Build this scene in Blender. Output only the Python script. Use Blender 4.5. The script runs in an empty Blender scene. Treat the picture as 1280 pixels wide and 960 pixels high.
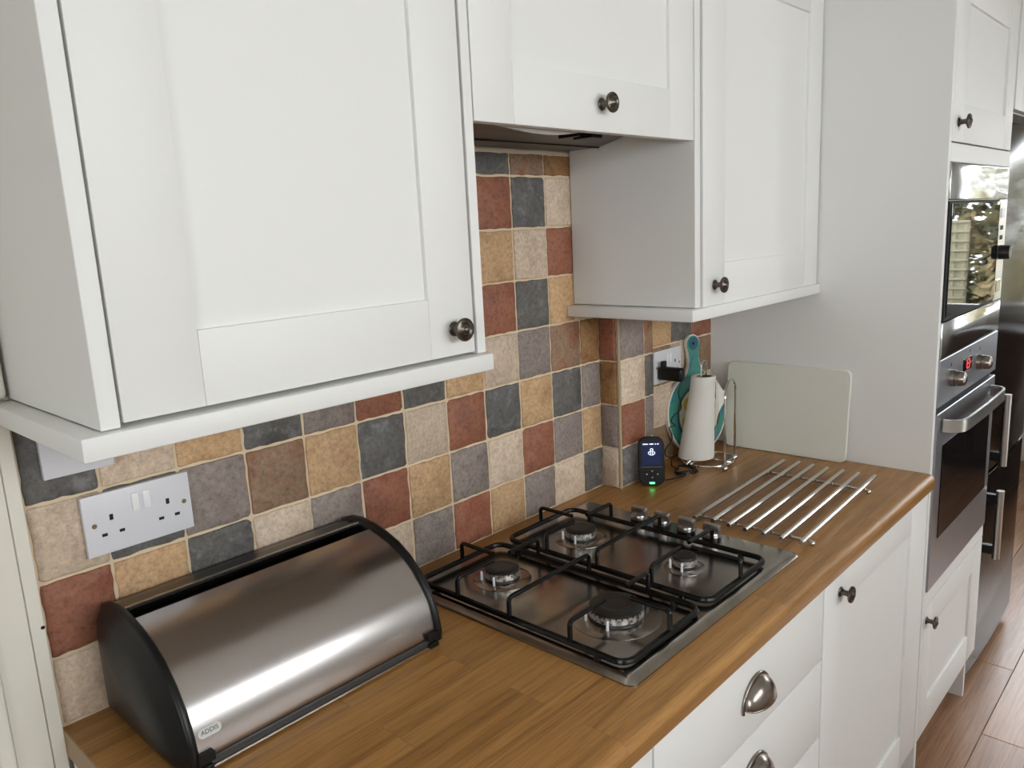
import bpy, bmesh, math, random
from mathutils import Vector, Matrix, Euler
random.seed(7)
sc = bpy.context.scene
COL = sc.collection

# ------------------------------------------------------------------ camera
cd = bpy.data.cameras.new('camera'); cam = bpy.data.objects.new('camera', cd); COL.objects.link(cam)
cd.sensor_width = 36.0; cd.sensor_fit = 'HORIZONTAL'; cd.lens = 978.15 / 1280 * 36.0
cd.clip_start = 0.02; cd.clip_end = 100
_R = ((0.6784, -0.7331, -0.0487), (-0.1754, -0.0973, -0.9797), (0.7134, 0.6732, -0.1946))
_x = Vector(_R[0]).normalized(); _f = Vector(_R[2]).normalized(); _u = _x.cross(_f).normalized()
_m = Matrix(((_x.x, _u.x, -_f.x), (_x.y, _u.y, -_f.y), (_x.z, _u.z, -_f.z))).to_4x4()
_m.translation = Vector((-0.2477, -1.1123, 1.5412))
cam.matrix_world = _m
sc.camera = cam

# ------------------------------------------------------------------ daylight
sc.view_settings.view_transform = 'Standard'; sc.view_settings.look = 'None'
sc.view_settings.gamma = 1.0; sc.view_settings.use_curve_mapping = False
sc.view_settings.exposure = 0.0
SKY = 11.5
w = bpy.data.worlds.new('overcast_sky'); sc.world = w; w.use_nodes = True
bg = w.node_tree.nodes['Background']; bg.inputs[0].default_value = (0.915, 0.963, 1.0, 1); bg.inputs[1].default_value = SKY


def portal(name, loc, rot, sx, sy):
    l = bpy.data.lights.new(name, 'AREA'); l.shape = 'RECTANGLE'; l.size = sx; l.size_y = sy
    l.cycles.is_portal = True
    o = bpy.data.objects.new(name, l); COL.objects.link(o); o.location = loc; o.rotation_euler = rot


XE, YW, ZC, XL = 5.2, -2.6, 2.42, -2.2     # end wall, window wall, ceiling, near end wall
WX0, WX1, WZ0, WZ1 = -0.6, 1.7, 1.44, 2.10
VY0, VY1, VZ0, VZ1 = -2.3, -1.25, 1.0, 2.05
DY0, DY1, DZ0, DZ1 = -2.35, -0.15, 0.88, 2.20
GX0, GX1, GZ1 = 3.0, 3.66, 2.05
portal('window_daylight', ((WX0 + WX1) / 2, YW - 0.04, (WZ0 + WZ1) / 2), (math.radians(90), 0, 0), WX1 - WX0, WZ1 - WZ0)
portal('added_window_daylight', (XL - 0.04, (VY0 + VY1) / 2, (VZ0 + VZ1) / 2), (math.radians(90), 0, math.radians(-90)), VY1 - VY0, VZ1 - VZ0)  # guides sky light through the added end-wall window
portal('added_door_daylight', ((GX0 + GX1) / 2, YW - 0.04, GZ1 / 2), (math.radians(90), 0, 0), GX1 - GX0, GZ1)  # guides sky light through the added back door
portal('end_window_daylight', (XE + 0.04, (DY0 + DY1) / 2, (DZ0 + DZ1) / 2), (math.radians(90), 0, math.radians(90)), DY1 - DY0, DZ1 - DZ0)


# ------------------------------------------------------------------ materials
def srgb(r, g, b):
    def c(v):
        v /= 255.0
        return v / 12.92 if v <= 0.04045 else ((v + 0.055) / 1.055) ** 2.4
    return (c(r), c(g), c(b), 1)


def mat(name, col=(0.8, 0.8, 0.8, 1), rough=0.5, metal=0.0, coat=0.0, ior=1.5, spec=0.5):
    m = bpy.data.materials.new(name); m.use_nodes = True
    b = m.node_tree.nodes['Principled BSDF']
    b.inputs['Base Color'].default_value = col; b.inputs['Roughness'].default_value = rough
    b.inputs['Metallic'].default_value = metal; b.inputs['Coat Weight'].default_value = coat
    b.inputs['IOR'].default_value = ior; b.inputs['Specular IOR Level'].default_value = spec
    return m


class NT:
    def __init__(s, m): s.m = m; s.t = m.node_tree; s.b = s.t.nodes['Principled BSDF']
    def n(s, typ, **kw):
        x = s.t.nodes.new(typ)
        for k, v in kw.items(): setattr(x, k, v)
        return x
    def l(s, a, b): s.t.links.new(a, b)
    def noise(s, vec, scale, detail=4, rough=0.5):
        x = s.n('ShaderNodeTexNoise'); x.inputs['Scale'].default_value = scale; x.inputs['Detail'].default_value = detail
        x.inputs['Roughness'].default_value = rough
        if vec is not None: s.l(vec, x.inputs['Vector'])
        return x
    def ramp(s, fac, stops):
        x = s.n('ShaderNodeValToRGB'); e = x.color_ramp.elements
        while len(e) < len(stops): e.new(0.5)
        for i, (p, c) in enumerate(stops): e[i].position = p; e[i].color = c
        s.l(fac, x.inputs[0]); return x
    def mix(s, fac, a, b, mode='MIX'):
        x = s.n('ShaderNodeMix', data_type='RGBA', blend_type=mode)
        for sock, v in ((x.inputs[0], fac), (x.inputs[6], a), (x.inputs[7], b)):
            if hasattr(v, 'links'): s.l(v, sock)
            else: sock.default_value = v
        return x.outputs[2]
    def math(s, op, a, b=0.0, c=0.0):
        x = s.n('ShaderNodeMath', operation=op)
        for i, v in enumerate((a, b, c)):
            if hasattr(v, 'links'): s.l(v, x.inputs[i])
            else: x.inputs[i].default_value = v
        return x.outputs[0]
    def bump(s, h, strength, dist=0.001):
        x = s.n('ShaderNodeBump'); x.inputs['Strength'].default_value = strength; x.inputs['Distance'].default_value = dist
        s.l(h, x.inputs['Height']); s.l(x.outputs[0], s.b.inputs['Normal'])
    def coord(s, which='Object', scale=(1, 1, 1), shift_random=False):
        t = s.n('ShaderNodeTexCoord'); mp = s.n('ShaderNodeMapping'); mp.inputs['Scale'].default_value = scale
        s.l(t.outputs[which], mp.inputs[0])
        if shift_random:
            oi = s.n('ShaderNodeObjectInfo'); cx = s.n('ShaderNodeCombineXYZ')
            s.l(s.math('MULTIPLY', oi.outputs['Random'], 37.0), cx.inputs[0]); s.l(s.math('MULTIPLY', oi.outputs['Random'], 91.0), cx.inputs[1])
            s.l(s.math('MULTIPLY', oi.outputs['Random'], 57.0), cx.inputs[2])
            s.l(cx.outputs[0], mp.inputs[1]); s.rnd = oi.outputs['Random']
        return mp.outputs[0]


def tile_mat(name, a, b, c, bump=0.5, rough=0.62, vein=None, lo=0.42, vt=0.56):
    m = mat(name, a, rough); t = NT(m); v = t.coord(shift_random=True)
    n1 = t.noise(v, 16, 5, 0.6); n2 = t.noise(v, 130, 6, 0.72); n3 = t.noise(v, 420, 3, 0.6)
    r1 = t.ramp(n1.outputs[0], [(0.32, a), (0.5, b), (0.68, c)])
    r2 = t.ramp(n2.outputs[0], [(0.30, (lo, lo, lo, 1)), (0.50, (1, 1, 1, 1)), (0.74, (1.42, 1.42, 1.42, 1))])
    col = t.mix(0.75, r1.outputs[0], r2.outputs[0], 'MULTIPLY')
    if vein:
        n4 = t.noise(v, 34, 8, 0.75)
        r4 = t.ramp(n4.outputs[0], [(vt, (0, 0, 0, 1)), (vt + 0.14, (1, 1, 1, 1))])
        col = t.mix(t.math('MULTIPLY', r4.outputs[0], 0.55), col, vein)
    h = t.n('ShaderNodeHueSaturation'); t.l(col, h.inputs['Color'])
    t.l(t.math('MULTIPLY_ADD', t.rnd, 0.26, 0.94), h.inputs['Value'])
    t.l(h.outputs[0], t.b.inputs['Base Color'])
    hh = t.math('ADD', t.math('MULTIPLY', n2.outputs[0], 0.5), t.math('ADD', n1.outputs[0], t.math('MULTIPLY', n3.outputs[0], 0.2)))
    t.bump(hh, bump, 0.0035)
    return m


TM = {
    'B': tile_mat('beige_stone', srgb(190, 166, 144), srgb(208, 188, 164), srgb(198, 174, 154), lo=0.58),
    'T': tile_mat('tan_stone', srgb(178, 140, 102), srgb(200, 164, 122), srgb(188, 150, 114), lo=0.52),
    'R': tile_mat('red_stone', srgb(140, 82, 60), srgb(152, 98, 74), srgb(134, 86, 68), vein=srgb(166, 122, 100)),
    'S': tile_mat('slate_stone', srgb(82, 79, 75), srgb(101, 99, 96), srgb(94, 87, 80), 0.9, 0.55, srgb(150, 148, 146), 0.46, 0.52),
    'G': tile_mat('mauve_stone', srgb(130, 116, 110), srgb(142, 129, 121), srgb(120, 110, 104), vein=srgb(166, 156, 148)),
    'N': tile_mat('brown_stone', srgb(138, 102, 78), srgb(148, 122, 98), srgb(148, 98, 70)),
    'O': tile_mat('ochre_stone', srgb(142, 98, 58), srgb(158, 118, 74), srgb(128, 86, 50)),
}
M_grout = mat('cream_grout', srgb(220, 200, 168), 0.85); _t = NT(M_grout); _t.bump(_t.noise(_t.coord(), 300, 3).outputs[0], 0.3, 0.001)
M_bead = mat('aged_grout_bead', srgb(172, 154, 126), 0.8)
M_white = mat('ivory_satin_paint', srgb(229, 228, 224), 0.5); _t = NT(M_white); _t.bump(_t.noise(_t.coord(), 60, 2).outputs[0], 0.04, 0.0006)
M_wall = mat('white_emulsion', srgb(226, 223, 214), 0.8); _t = NT(M_wall); _t.bump(_t.noise(_t.coord(), 120, 4).outputs[0], 0.15, 0.001)
M_ceil = mat('ceiling_paint', srgb(240, 239, 235), 0.85)
M_gloss = mat('white_gloss_paint', srgb(232, 227, 214), 0.3)
M_plast = mat('white_plastic', srgb(222, 222, 226), 0.32)
M_plast2 = mat('white_switch_plastic', srgb(240, 240, 240), 0.3)
M_black = mat('black_plastic', (0.006, 0.006, 0.006, 1), 0.36, spec=0.35)
M_slot = mat('dark_slot', (0.004, 0.004, 0.004, 1), 0.7)
M_gap = mat('dark_gap', (0.01, 0.01, 0.01, 1), 0.6)
M_pewter = mat('antique_pewter', srgb(98, 91, 84), 0.30, 1.0)
M_nickel = mat('brushed_nickel_handle', srgb(150, 142, 134), 0.25, 1.0)
M_chrome = mat('chrome', srgb(214, 212, 208), 0.14, 1.0)
M_enamel = mat('black_enamel', (0.004, 0.004, 0.004, 1), 0.26, spec=0.3)
M_strip = mat('dark_grey_plastic', srgb(58, 56, 54), 0.4)
M_capb = mat('black_burner_cap', (0.012, 0.010, 0.009, 1), 0.42)
M_crown = mat('burnt_aluminium', srgb(188, 180, 170), 0.4, 0.9); _t = NT(M_crown)
_r = _t.ramp(_t.noise(_t.coord(), 160, 4).outputs[0], [(0.38, srgb(110, 96, 86)), (0.50, srgb(214, 209, 203))]); _t.l(_r.outputs[0], _t.b.inputs['Base Color'])
M_bglass = mat('black_glass', (0.006, 0.006, 0.007, 1), 0.03, 0.0, 0.0, 1.38, 0.3)
M_mglass = mat('mirrored_oven_glass', (0.008, 0.008, 0.008, 1), 0.02, 0.0, 0.0, 1.7)
M_fridge = mat('black_gloss_lacquer', (0.008, 0.006, 0.005, 1), 0.14, 0.0, 0.0, 1.32, 0.25)
M_paper = mat('paper_towel', srgb(232, 228, 220), 0.95); _t = NT(M_paper); _t.bump(_t.noise(_t.coord(), 380, 2).outputs[0], 0.5, 0.0015)
M_poly = mat('frosted_white_polythene', srgb(222, 220, 208), 0.5)
M_card = mat('brown_card', srgb(120, 96, 74), 0.9)
M_grey = mat('grey_hood_paint', srgb(120, 114, 108), 0.45, 0.3)
M_hoodl = mat('hood_silver_rail', srgb(168, 160, 154), 0.45, 0.2)
M_mesh = mat('grease_filter', srgb(128, 118, 112), 0.5, 0.6)
M_red = mat('red_led', (0.9, 0.03, 0.04, 1), 0.4); _b = M_red.node_tree.nodes['Principled BSDF']; _b.inputs['Emission Color'].default_value = (1, 0.05, 0.06, 1); _b.inputs['Emission Strength'].default_value = 1.2
M_green = mat('green_led', (0.02, 0.9, 0.2, 1), 0.4); _b = M_green.node_tree.nodes['Principled BSDF']; _b.inputs['Emission Color'].default_value = (0.05, 1, 0.22, 1); _b.inputs['Emission Strength'].default_value = 9
M_screen = mat('lit_screen', srgb(22, 26, 48), 0.1); _b = M_screen.node_tree.nodes['Principled BSDF']; _b.inputs['Emission Color'].default_value = srgb(34, 42, 78); _b.inputs['Emission Strength'].default_value = 0.6
M_icon = mat('screen_white', (0.8, 0.85, 0.95, 1), 0.4); _b = M_icon.node_tree.nodes['Principled BSDF']; _b.inputs['Emission Color'].default_value = (0.75, 0.85, 1, 1); _b.inputs['Emission Strength'].default_value = 0.9
M_label = mat('pale_badge', srgb(206, 204, 200), 0.4)
M_print = mat('dark_print', srgb(52, 54, 58), 0.5)
M_plinth = mat('grey_plinth', srgb(150, 148, 142), 0.5)
M_brass = mat('brass_screw', srgb(150, 130, 96), 0.35, 0.9)


def steel_mat(name, col, rough, axis=0, amt=0.16, stain=0.0, bmp=0.012):
    m = mat(name, col, rough, 1.0); t = NT(m); s = [900, 900, 900]; s[axis] = 6
    v = t.coord(scale=tuple(s)); n = t.noise(v, 1.0, 3)
    r = t.math('MULTIPLY_ADD', n.outputs[0], amt, rough - amt * 0.5); t.l(r, t.b.inputs['Roughness'])
    if stain:
        n2 = t.noise(t.coord(), 16, 5); rr = t.ramp(n2.outputs[0], [(0.4, col), (0.62, tuple(c * (1 - stain) for c in col[:3]) + (1,))])
        t.l(rr.outputs[0], t.b.inputs['Base Color'])
    t.bump(n.outputs[0], bmp, 0.0004)
    t.b.inputs['Anisotropic'].default_value = 0.0
    return m


M_steel = steel_mat('brushed_steel', srgb(196, 193, 190), 0.30)
M_hob = steel_mat('hob_steel', srgb(166, 160, 153), 0.20, 1, 0.08, 0.20, 0.003)
M_bin = steel_mat('bread_bin_steel', srgb(186, 181, 178), 0.24, 0, 0.08, 0.0, 0.006)
M_binb = steel_mat('bread_bin_steel_dark_reflection', srgb(96, 92, 88), 0.36, 0, 0.06, 0.0, 0.004)  # darker bin steel, with the dim wall reflection put into its colour
M_osteel = steel_mat('oven_steel', srgb(172, 174, 180), 0.36, 0, 0.05, 0.0, 0.004)
M_mirror = steel_mat('polished_steel_trim', srgb(206, 208, 210), 0.13, 0, 0.06)


def wood_mat(name, tones, stave_l, stave_w, line, rough, lscale=1.0, bricks=True):
    m = mat(name, tones[1], rough); t = NT(m)
    tc = t.n('ShaderNodeTexCoord'); v = tc.outputs['Object']
    g = t.n('ShaderNodeMapping'); g.inputs['Scale'].default_value = (2.2, 55, 55); t.l(v, g.inputs[0])
    if bricks:
        br = t.n('ShaderNodeTexBrick'); br.offset = 0.37; br.inputs['Scale'].default_value = 1.0
        br.inputs['Brick Width'].default_value = stave_l; br.inputs['Row Height'].default_value = stave_w
        br.inputs['Mortar Size'].default_value = 0.0007; br.inputs['Mortar Smooth'].default_value = 0.3
        br.inputs['Color1'].default_value = (0, 0, 0, 1); br.inputs['Color2'].default_value = (1, 1, 1, 1); br.inputs['Mortar'].default_value = (0.4, 0.4, 0.4, 1)
        t.l(v, br.inputs['Vector'])
        off = t.n('ShaderNodeCombineXYZ'); t.l(t.math('MULTIPLY', br.outputs['Color'], 31.0), off.inputs[0]); t.l(t.math('MULTIPLY', br.outputs['Color'], 17.0), off.inputs[2])
        t.l(off.outputs[0], g.inputs[1]); sel = br.outputs['Color']
    else:
        oi = t.n('ShaderNodeObjectInfo'); off = t.n('ShaderNodeCombineXYZ'); t.l(t.math('MULTIPLY', oi.outputs['Random'], 31.0), off.inputs[0])
        t.l(t.math('MULTIPLY', oi.outputs['Random'], 57.0), off.inputs[2]); t.l(off.outputs[0], g.inputs[1]); sel = oi.outputs['Random']
    n1 = t.noise(g.outputs[0], 1.0 * lscale, 7, 0.62); n1.inputs['Distortion'].default_value = 0.6
    n2 = t.noise(g.outputs[0], 6.5 * lscale, 5, 0.66)
    rr = t.ramp(n1.outputs[0], [(0.28, tones[0]), (0.5, tones[1]), (0.74, tones[2])])
    fine = t.ramp(n2.outputs[0], [(0.34, (0.66, 0.64, 0.62, 1)), (0.5, (1, 1, 1, 1)), (0.70, (1.12, 1.12, 1.12, 1))])
    col = t.mix(0.8, rr.outputs[0], fine.outputs[0], 'MULTIPLY')
    tint = t.ramp(sel, [(0.0, (0.89, 0.88, 0.87, 1)), (0.5, (1, 1, 1, 1)), (1.0, (1.07, 1.06, 1.05, 1))])
    col = t.mix(1.0, col, tint.outputs[0], 'MULTIPLY')
    if bricks:
        col = t.mix(t.math('MULTIPLY', br.outputs['Fac'], 0.30), col, line)
    t.l(col, t.b.inputs['Base Color'])
    t.bump(n2.outputs[0], 0.06, 0.0006)
    return m


M_top = wood_mat('oak_laminate_worktop', (srgb(130, 90, 46), srgb(166, 120, 66), srgb(184, 138, 80)), 0.46, 0.068, srgb(96, 62, 36), 0.34)
M_plank = wood_mat('oak_floor_plank', (srgb(146, 106, 80), srgb(174, 132, 102), srgb(192, 152, 122)), 1.2, 0.19, srgb(80, 50, 36), 0.30, 0.7, False)
M_dark = wood_mat('dark_walnut', (srgb(46, 30, 20), srgb(62, 40, 27), srgb(74, 50, 34)), 1, 1, srgb(30, 20, 14), 0.5, 1.0, False)
M_tend = mat('worktop_end_strip', srgb(168, 142, 112), 0.5)

# painted paddle board: swirls of teal, green and blue
M_teal = mat('teal_swirl_paint', srgb(60, 150, 150), 0.35); _t = NT(M_teal); _v = _t.coord(scale=(9, 9, 9))
_n = _t.noise(_v, 1.6, 3, 0.5); _n.inputs['Distortion'].default_value = 1.6
_w = _t.n('ShaderNodeTexWave'); _w.wave_type = 'RINGS'; _w.inputs['Scale'].default_value = 1.3; _w.inputs['Distortion'].default_value = 7; _w.inputs['Detail'].default_value = 2; _t.l(_v, _w.inputs[0])
_r = _t.ramp(_n.outputs[0], [(0.34, srgb(48, 84, 124)), (0.46, srgb(58, 128, 136)), (0.56, srgb(64, 140, 104)), (0.68, srgb(86, 118, 136))])
_t.l(_t.mix(t_ := _t.math('MULTIPLY', _w.outputs[0], 0.35), _r.outputs[0], srgb(70, 146, 146)), _t.b.inputs['Base Color'])
M_rim = mat('cream_board_edge', srgb(226, 220, 204), 0.5)
M_ring = mat('slate_paint_ring', srgb(56, 74, 78), 0.4)
M_cream = mat('cream_paint', srgb(206, 202, 176), 0.4)
M_lemon = mat('mustard_paint', srgb(186, 158, 66), 0.4)
M_eye = mat('dark_teal_spiral', srgb(34, 96, 112), 0.4)

# garden
M_lawn = mat('lawn_grass', srgb(96, 110, 60), 0.9); _t = NT(M_lawn); _r = _t.ramp(_t.noise(_t.coord(), 30, 5).outputs[0], [(0.35, srgb(56, 62, 40)), (0.65, srgb(92, 94, 66))]); _t.l(_r.outputs[0], _t.b.inputs['Base Color'])
M_hedge = mat('hedge_leaves', srgb(96, 104, 62), 0.8); _t = NT(M_hedge); _r = _t.ramp(_t.noise(_t.coord(), 7, 6).outputs[0], [(0.36, srgb(44, 54, 28)), (0.5, srgb(88, 80, 46)), (0.66, srgb(130, 112, 80))]); _t.l(_r.outputs[0], _t.b.inputs['Base Color'])
M_fence = mat('pale_fence_timber', srgb(140, 134, 112), 0.8)
M_patio = mat('pale_paving', srgb(190, 188, 182), 0.8)
M_pane = bpy.data.materials.new('window_glass'); M_pane.use_nodes = True
_nt = M_pane.node_tree; _nt.nodes.clear(); _o = _nt.nodes.new('ShaderNodeOutputMaterial'); _mx = _nt.nodes.new('ShaderNodeMixShader'); _tr = _nt.nodes.new('ShaderNodeBsdfTransparent'); _gl = _nt.nodes.new('ShaderNodeBsdfGlossy')
_gl.inputs['Roughness'].default_value = 0.0; _fr = _nt.nodes.new('ShaderNodeFresnel'); _fr.inputs[0].default_value = 1.45
_nt.links.new(_fr.outputs[0], _mx.inputs[0]); _nt.links.new(_tr.outputs[0], _mx.inputs[1]); _nt.links.new(_gl.outputs[0], _mx.inputs[2]); _nt.links.new(_mx.outputs[0], _o.inputs[0])


# ------------------------------------------------------------------ mesh helpers
class MB:
    def __init__(s): s.v = []; s.f = []; s.mi = []; s.cur = 0
    def add(s, vs, fs):
        o = len(s.v); s.v += [Vector(p) for p in vs]; s.f += [tuple(i + o for i in f) for f in fs]; s.mi += [s.cur] * len(fs); return s
    def bm(s, b):
        b.verts.index_update(); s.add([v.co.copy() for v in b.verts], [tuple(v.index for v in f.verts) for f in b.faces]); b.free(); return s
    def box(s, x0, x1, y0, y1, z0, z1, bev=0.0, seg=1, only=None):
        b = bmesh.new()
        bmesh.ops.create_cube(b, size=1.0, matrix=Matrix.Translation(((x0 + x1) / 2, (y0 + y1) / 2, (z0 + z1) / 2)) @ Matrix.Diagonal((abs(x1 - x0), abs(y1 - y0), abs(z1 - z0), 1)))
        if bev:
            es = list(b.edges) if only is None else [e for e in b.edges if only(e)]
            bmesh.ops.bevel(b, geom=es, offset=bev, segments=seg, profile=0.5, affect='EDGES')
        return s.bm(b)
    def lathe(s, prof, org=(0, 0, 0), axis=(0, 0, 1), n=24):
        """prof: list of (radius, height along the axis)"""
        a = Vector(axis).normalized(); q = Vector((0, 0, 1)).rotation_difference(a); vs, fs = [], []
        rows = []
        for r, h in prof:
            if r < 1e-6: rows.append([len(vs)]); vs.append(Vector(org) + q @ Vector((0, 0, h)))
            else:
                rows.append(list(range(len(vs), len(vs) + n)))
                for k in range(n):
                    t = 2 * math.pi * k / n; vs.append(Vector(org) + q @ Vector((r * math.cos(t), r * math.sin(t), h)))
        for A, B in zip(rows, rows[1:]):
            for k in range(n):
                k2 = (k + 1) % n
                if len(A) == 1 and len(B) == 1: continue
                if len(A) == 1: fs.append((A[0], B[k2], B[k]))
                elif len(B) == 1: fs.append((A[k], A[k2], B[0]))
                else: fs.append((A[k], A[k2], B[k2], B[k]))
        return s.add(vs, fs)
    def tube(s, pts, r, n=8, closed=False, radii=None):
        pts = [Vector(p) for p in pts]; N = len(pts); vs, fs = [], []
        up = None
        for i, p in enumerate(pts):
            if closed: t = (pts[(i + 1) % N] - pts[i - 1]).normalized()
            else: t = (pts[min(i + 1, N - 1)] - pts[max(i - 1, 0)]).normalized()
            if up is None:
                up = Vector((0, 0, 1)) if abs(t.z) < 0.9 else Vector((1, 0, 0))
            a = up - t * up.dot(t); a.normalize(); up = a; b = t.cross(a)
            rr = radii[i] if radii else r
            for k in range(n):
                th = 2 * math.pi * k / n; vs.append(p + (a * math.cos(th) + b * math.sin(th)) * rr)
        for i in range(N if closed else N - 1):
            for k in range(n):
                j = (i + 1) % N; k2 = (k + 1) % n
                fs.append((i * n + k, j * n + k, j * n + k2, i * n + k2))
        if not closed:
            fs.append(tuple(reversed(range(n)))); fs.append(tuple(range((N - 1) * n, N * n)))
        return s.add(vs, fs)
    def extrude(s, poly, fn0, fn1):
        """poly 2D list; fn maps a 2D point to 3D for the near and the far cap"""
        n = len(poly); vs = [fn0(*p) for p in poly] + [fn1(*p) for p in poly]
        fs = [tuple(range(n)), tuple(reversed(range(n, 2 * n)))] + [(i, i + n, (i + 1) % n + n, (i + 1) % n) for i in range(n)]
        return s.add(vs, fs)
    def sweep(s, sections, caps=True, closed_ring=True):
        n = len(sections[0]); vs = [p for q in sections for p in q]; fs = []
        for i in range(len(sections) - 1):
            for k in range(n if closed_ring else n - 1):
                k2 = (k + 1) % n; fs.append((i * n + k, i * n + k2, (i + 1) * n + k2, (i + 1) * n + k))
        if caps: fs += [tuple(reversed(range(n))), tuple(range((len(sections) - 1) * n, len(sections) * n))]
        return s.add(vs, fs)
    def sphere(s, c, r, n=12):
        return s.lathe([(r * math.sin(math.pi * i / n), -r * math.cos(math.pi * i / n)) for i in range(n + 1)], c, n=n + 4)
    def xf(s, M):
        s.v = [M @ p for p in s.v]; return s


ORG = {}


def setp(o, **k):
    for a, b in k.items():
        if b: o[a] = b


def build(mb, name, m, parent=None, origin=None, smooth=True, angle=35, mats=None, **props):
    org = Vector(origin) if origin else (ORG[parent] if parent else Vector((0, 0, 0)))
    me = bpy.data.meshes.new(name); me.from_pydata([p - org for p in mb.v], [], mb.f); me.validate(); me.update()
    b = bmesh.new(); b.from_mesh(me); bmesh.ops.recalc_face_normals(b, faces=b.faces); b.to_mesh(me); b.free()
    for x in (mats or [m]): me.materials.append(x)
    if mats:
        for p, i in zip(me.polygons, mb.mi): p.material_index = i
    if smooth:
        for p in me.polygons: p.use_smooth = True
        me.set_sharp_from_angle(angle=math.radians(angle))
    o = bpy.data.objects.new(name, me); COL.objects.link(o)
    if parent: o.parent = parent; o.location = org - ORG[parent]
    else: o.location = org
    ORG[o] = org
    setp(o, **props)
    return o


def thing(name, label, cat, loc, group=None):
    o = bpy.data.objects.new(name, None); COL.objects.link(o); o.location = loc; o.empty_display_size = 0.05
    ORG[o] = Vector(loc); setp(o, label=label, category=cat, group=group); return o


def rounded(w, h, r, n=5, cx=0.0, cy=0.0):
    p = []
    for (sx, sy, a0) in ((1, 1, 0), (-1, 1, 90), (-1, -1, 180), (1, -1, 270)):
        for k in range(n + 1):
            a = math.radians(a0 + 90 * k / n); p.append((cx + sx * (w / 2 - r) + r * math.cos(a), cy + sy * (h / 2 - r) + r * math.sin(a)))
    return p


def text_mb(body, size, place):
    """letters as a thin raised mesh; place maps (x, y, d) to 3D"""
    c = bpy.data.curves.new('letters', 'FONT'); c.body = body; c.size = size; c.align_x = 'CENTER'; c.align_y = 'CENTER'; c.extrude = 0.0001
    o = bpy.data.objects.new('letters', c); COL.objects.link(o)
    dg = bpy.context.evaluated_depsgraph_get(); me = bpy.data.meshes.new_from_object(o.evaluated_get(dg))
    mb = MB(); mb.add([place(v.co.x, v.co.y, v.co.z) for v in me.vertices], [tuple(p.vertices) for p in me.polygons])
    bpy.data.objects.remove(o); bpy.data.meshes.remove(me); bpy.data.curves.remove(c)
    return mb


def structure(mb, name, m, label, **k):
    return build(mb, name, m, None, kind='structure', label=label, category=k.pop('category', 'room shell'), **k)


# ------------------------------------------------------------------ room shell
fl = structure(MB().box(XL, XE, YW, 0.1, -0.06, -0.012), 'floor', M_plinth, 'brown wood plank floor of the kitchen', category='floor')
PW, PL = 0.19, 1.22
k = 0
y = -0.67 + PW * 4
while y > YW:
    x = XL - (k * 0.43) % PL
    while x < XE:
        x0, x1, y0, y1 = max(x, XL), min(x + PL, XE), max(y - PW, YW), min(y, 0.1)
        if x1 - x0 > 0.02 and y1 - y0 > 0.02:
            build(MB().box(x0 + 0.0006, x1 - 0.0006, y0 + 0.0006, y1 - 0.0006, -0.012, 0.0, 0.0012, 1, lambda e: all(v.co.z > -0.001 for v in e.verts)), 'plank', M_plank, fl, smooth=False)
        x += PL
    y -= PW; k += 1

structure(MB().box(XL, XE, YW, 0.1, ZC, ZC + 0.05), 'ceiling', M_ceil, 'plain white painted ceiling', category='ceiling')
m_ = MB()
m_.box(XL - 0.12, XL, YW - 0.12, VY0, 0, ZC); m_.box(XL - 0.12, XL, VY1, 0.14, 0, ZC); m_.box(XL - 0.12, XL, VY0, VY1, 0, VZ0); m_.box(XL - 0.12, XL, VY0, VY1, VZ1, ZC)
structure(m_, 'wall_left', M_wall, 'white end wall with an added window behind the camera', category='wall')
m_ = MB()
m_.box(XL, WX0, YW - 0.12, YW, 0, ZC); m_.box(WX1, GX0, YW - 0.12, YW, 0, ZC); m_.box(GX1, XE, YW - 0.12, YW, 0, ZC); m_.box(GX0, GX1, YW - 0.12, YW, GZ1, ZC); m_.box(WX0, WX1, YW - 0.12, YW, 0, WZ0); m_.box(WX0, WX1, YW - 0.12, YW, WZ1, ZC)
structure(m_, 'wall_front', M_wall, 'white wall with the long kitchen window', category='wall')
m_ = MB()
m_.box(XE, XE + 0.12, DY1, 0.1, 0, ZC); m_.box(XE, XE + 0.12, YW - 0.12, DY0, 0, ZC); m_.box(XE, XE + 0.12, DY0, DY1, DZ1, ZC); m_.box(XE, XE + 0.12, DY0, DY1, 0, DZ0)
structure(m_, 'wall_right', M_wall, 'white far end wall around the garden window', category='wall')

wi = structure(MB().box(WX0, WX1, YW - 0.10, YW - 0.05, WZ0, WZ0 + 0.06).box(WX0, WX1, YW - 0.10, YW - 0.05, WZ1 - 0.06, WZ1).box(WX0, WX0 + 0.06, YW - 0.10, YW - 0.05, WZ0, WZ1).box(WX1 - 0.06, WX1, YW - 0.10, YW - 0.05, WZ0, WZ1), 'window_1', M_plast, 'white framed window over the opposite wall', category='window')
for i in (1, 2):
    xm = WX0 + (WX1 - WX0) * i / 3; build(MB().box(xm - 0.035, xm + 0.035, YW - 0.10, YW - 0.05, WZ0 + 0.06, WZ1 - 0.06), 'mullion', M_plast, wi)
for i in range(3):
    xa = WX0 + (WX1 - WX0) * i / 3 + 0.035; xb = WX0 + (WX1 - WX0) * (i + 1) / 3 - 0.035
    build(MB().box(xa, xb, YW - 0.078, YW - 0.074, WZ0 + 0.06, WZ1 - 0.06), 'pane', M_pane, wi)
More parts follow.
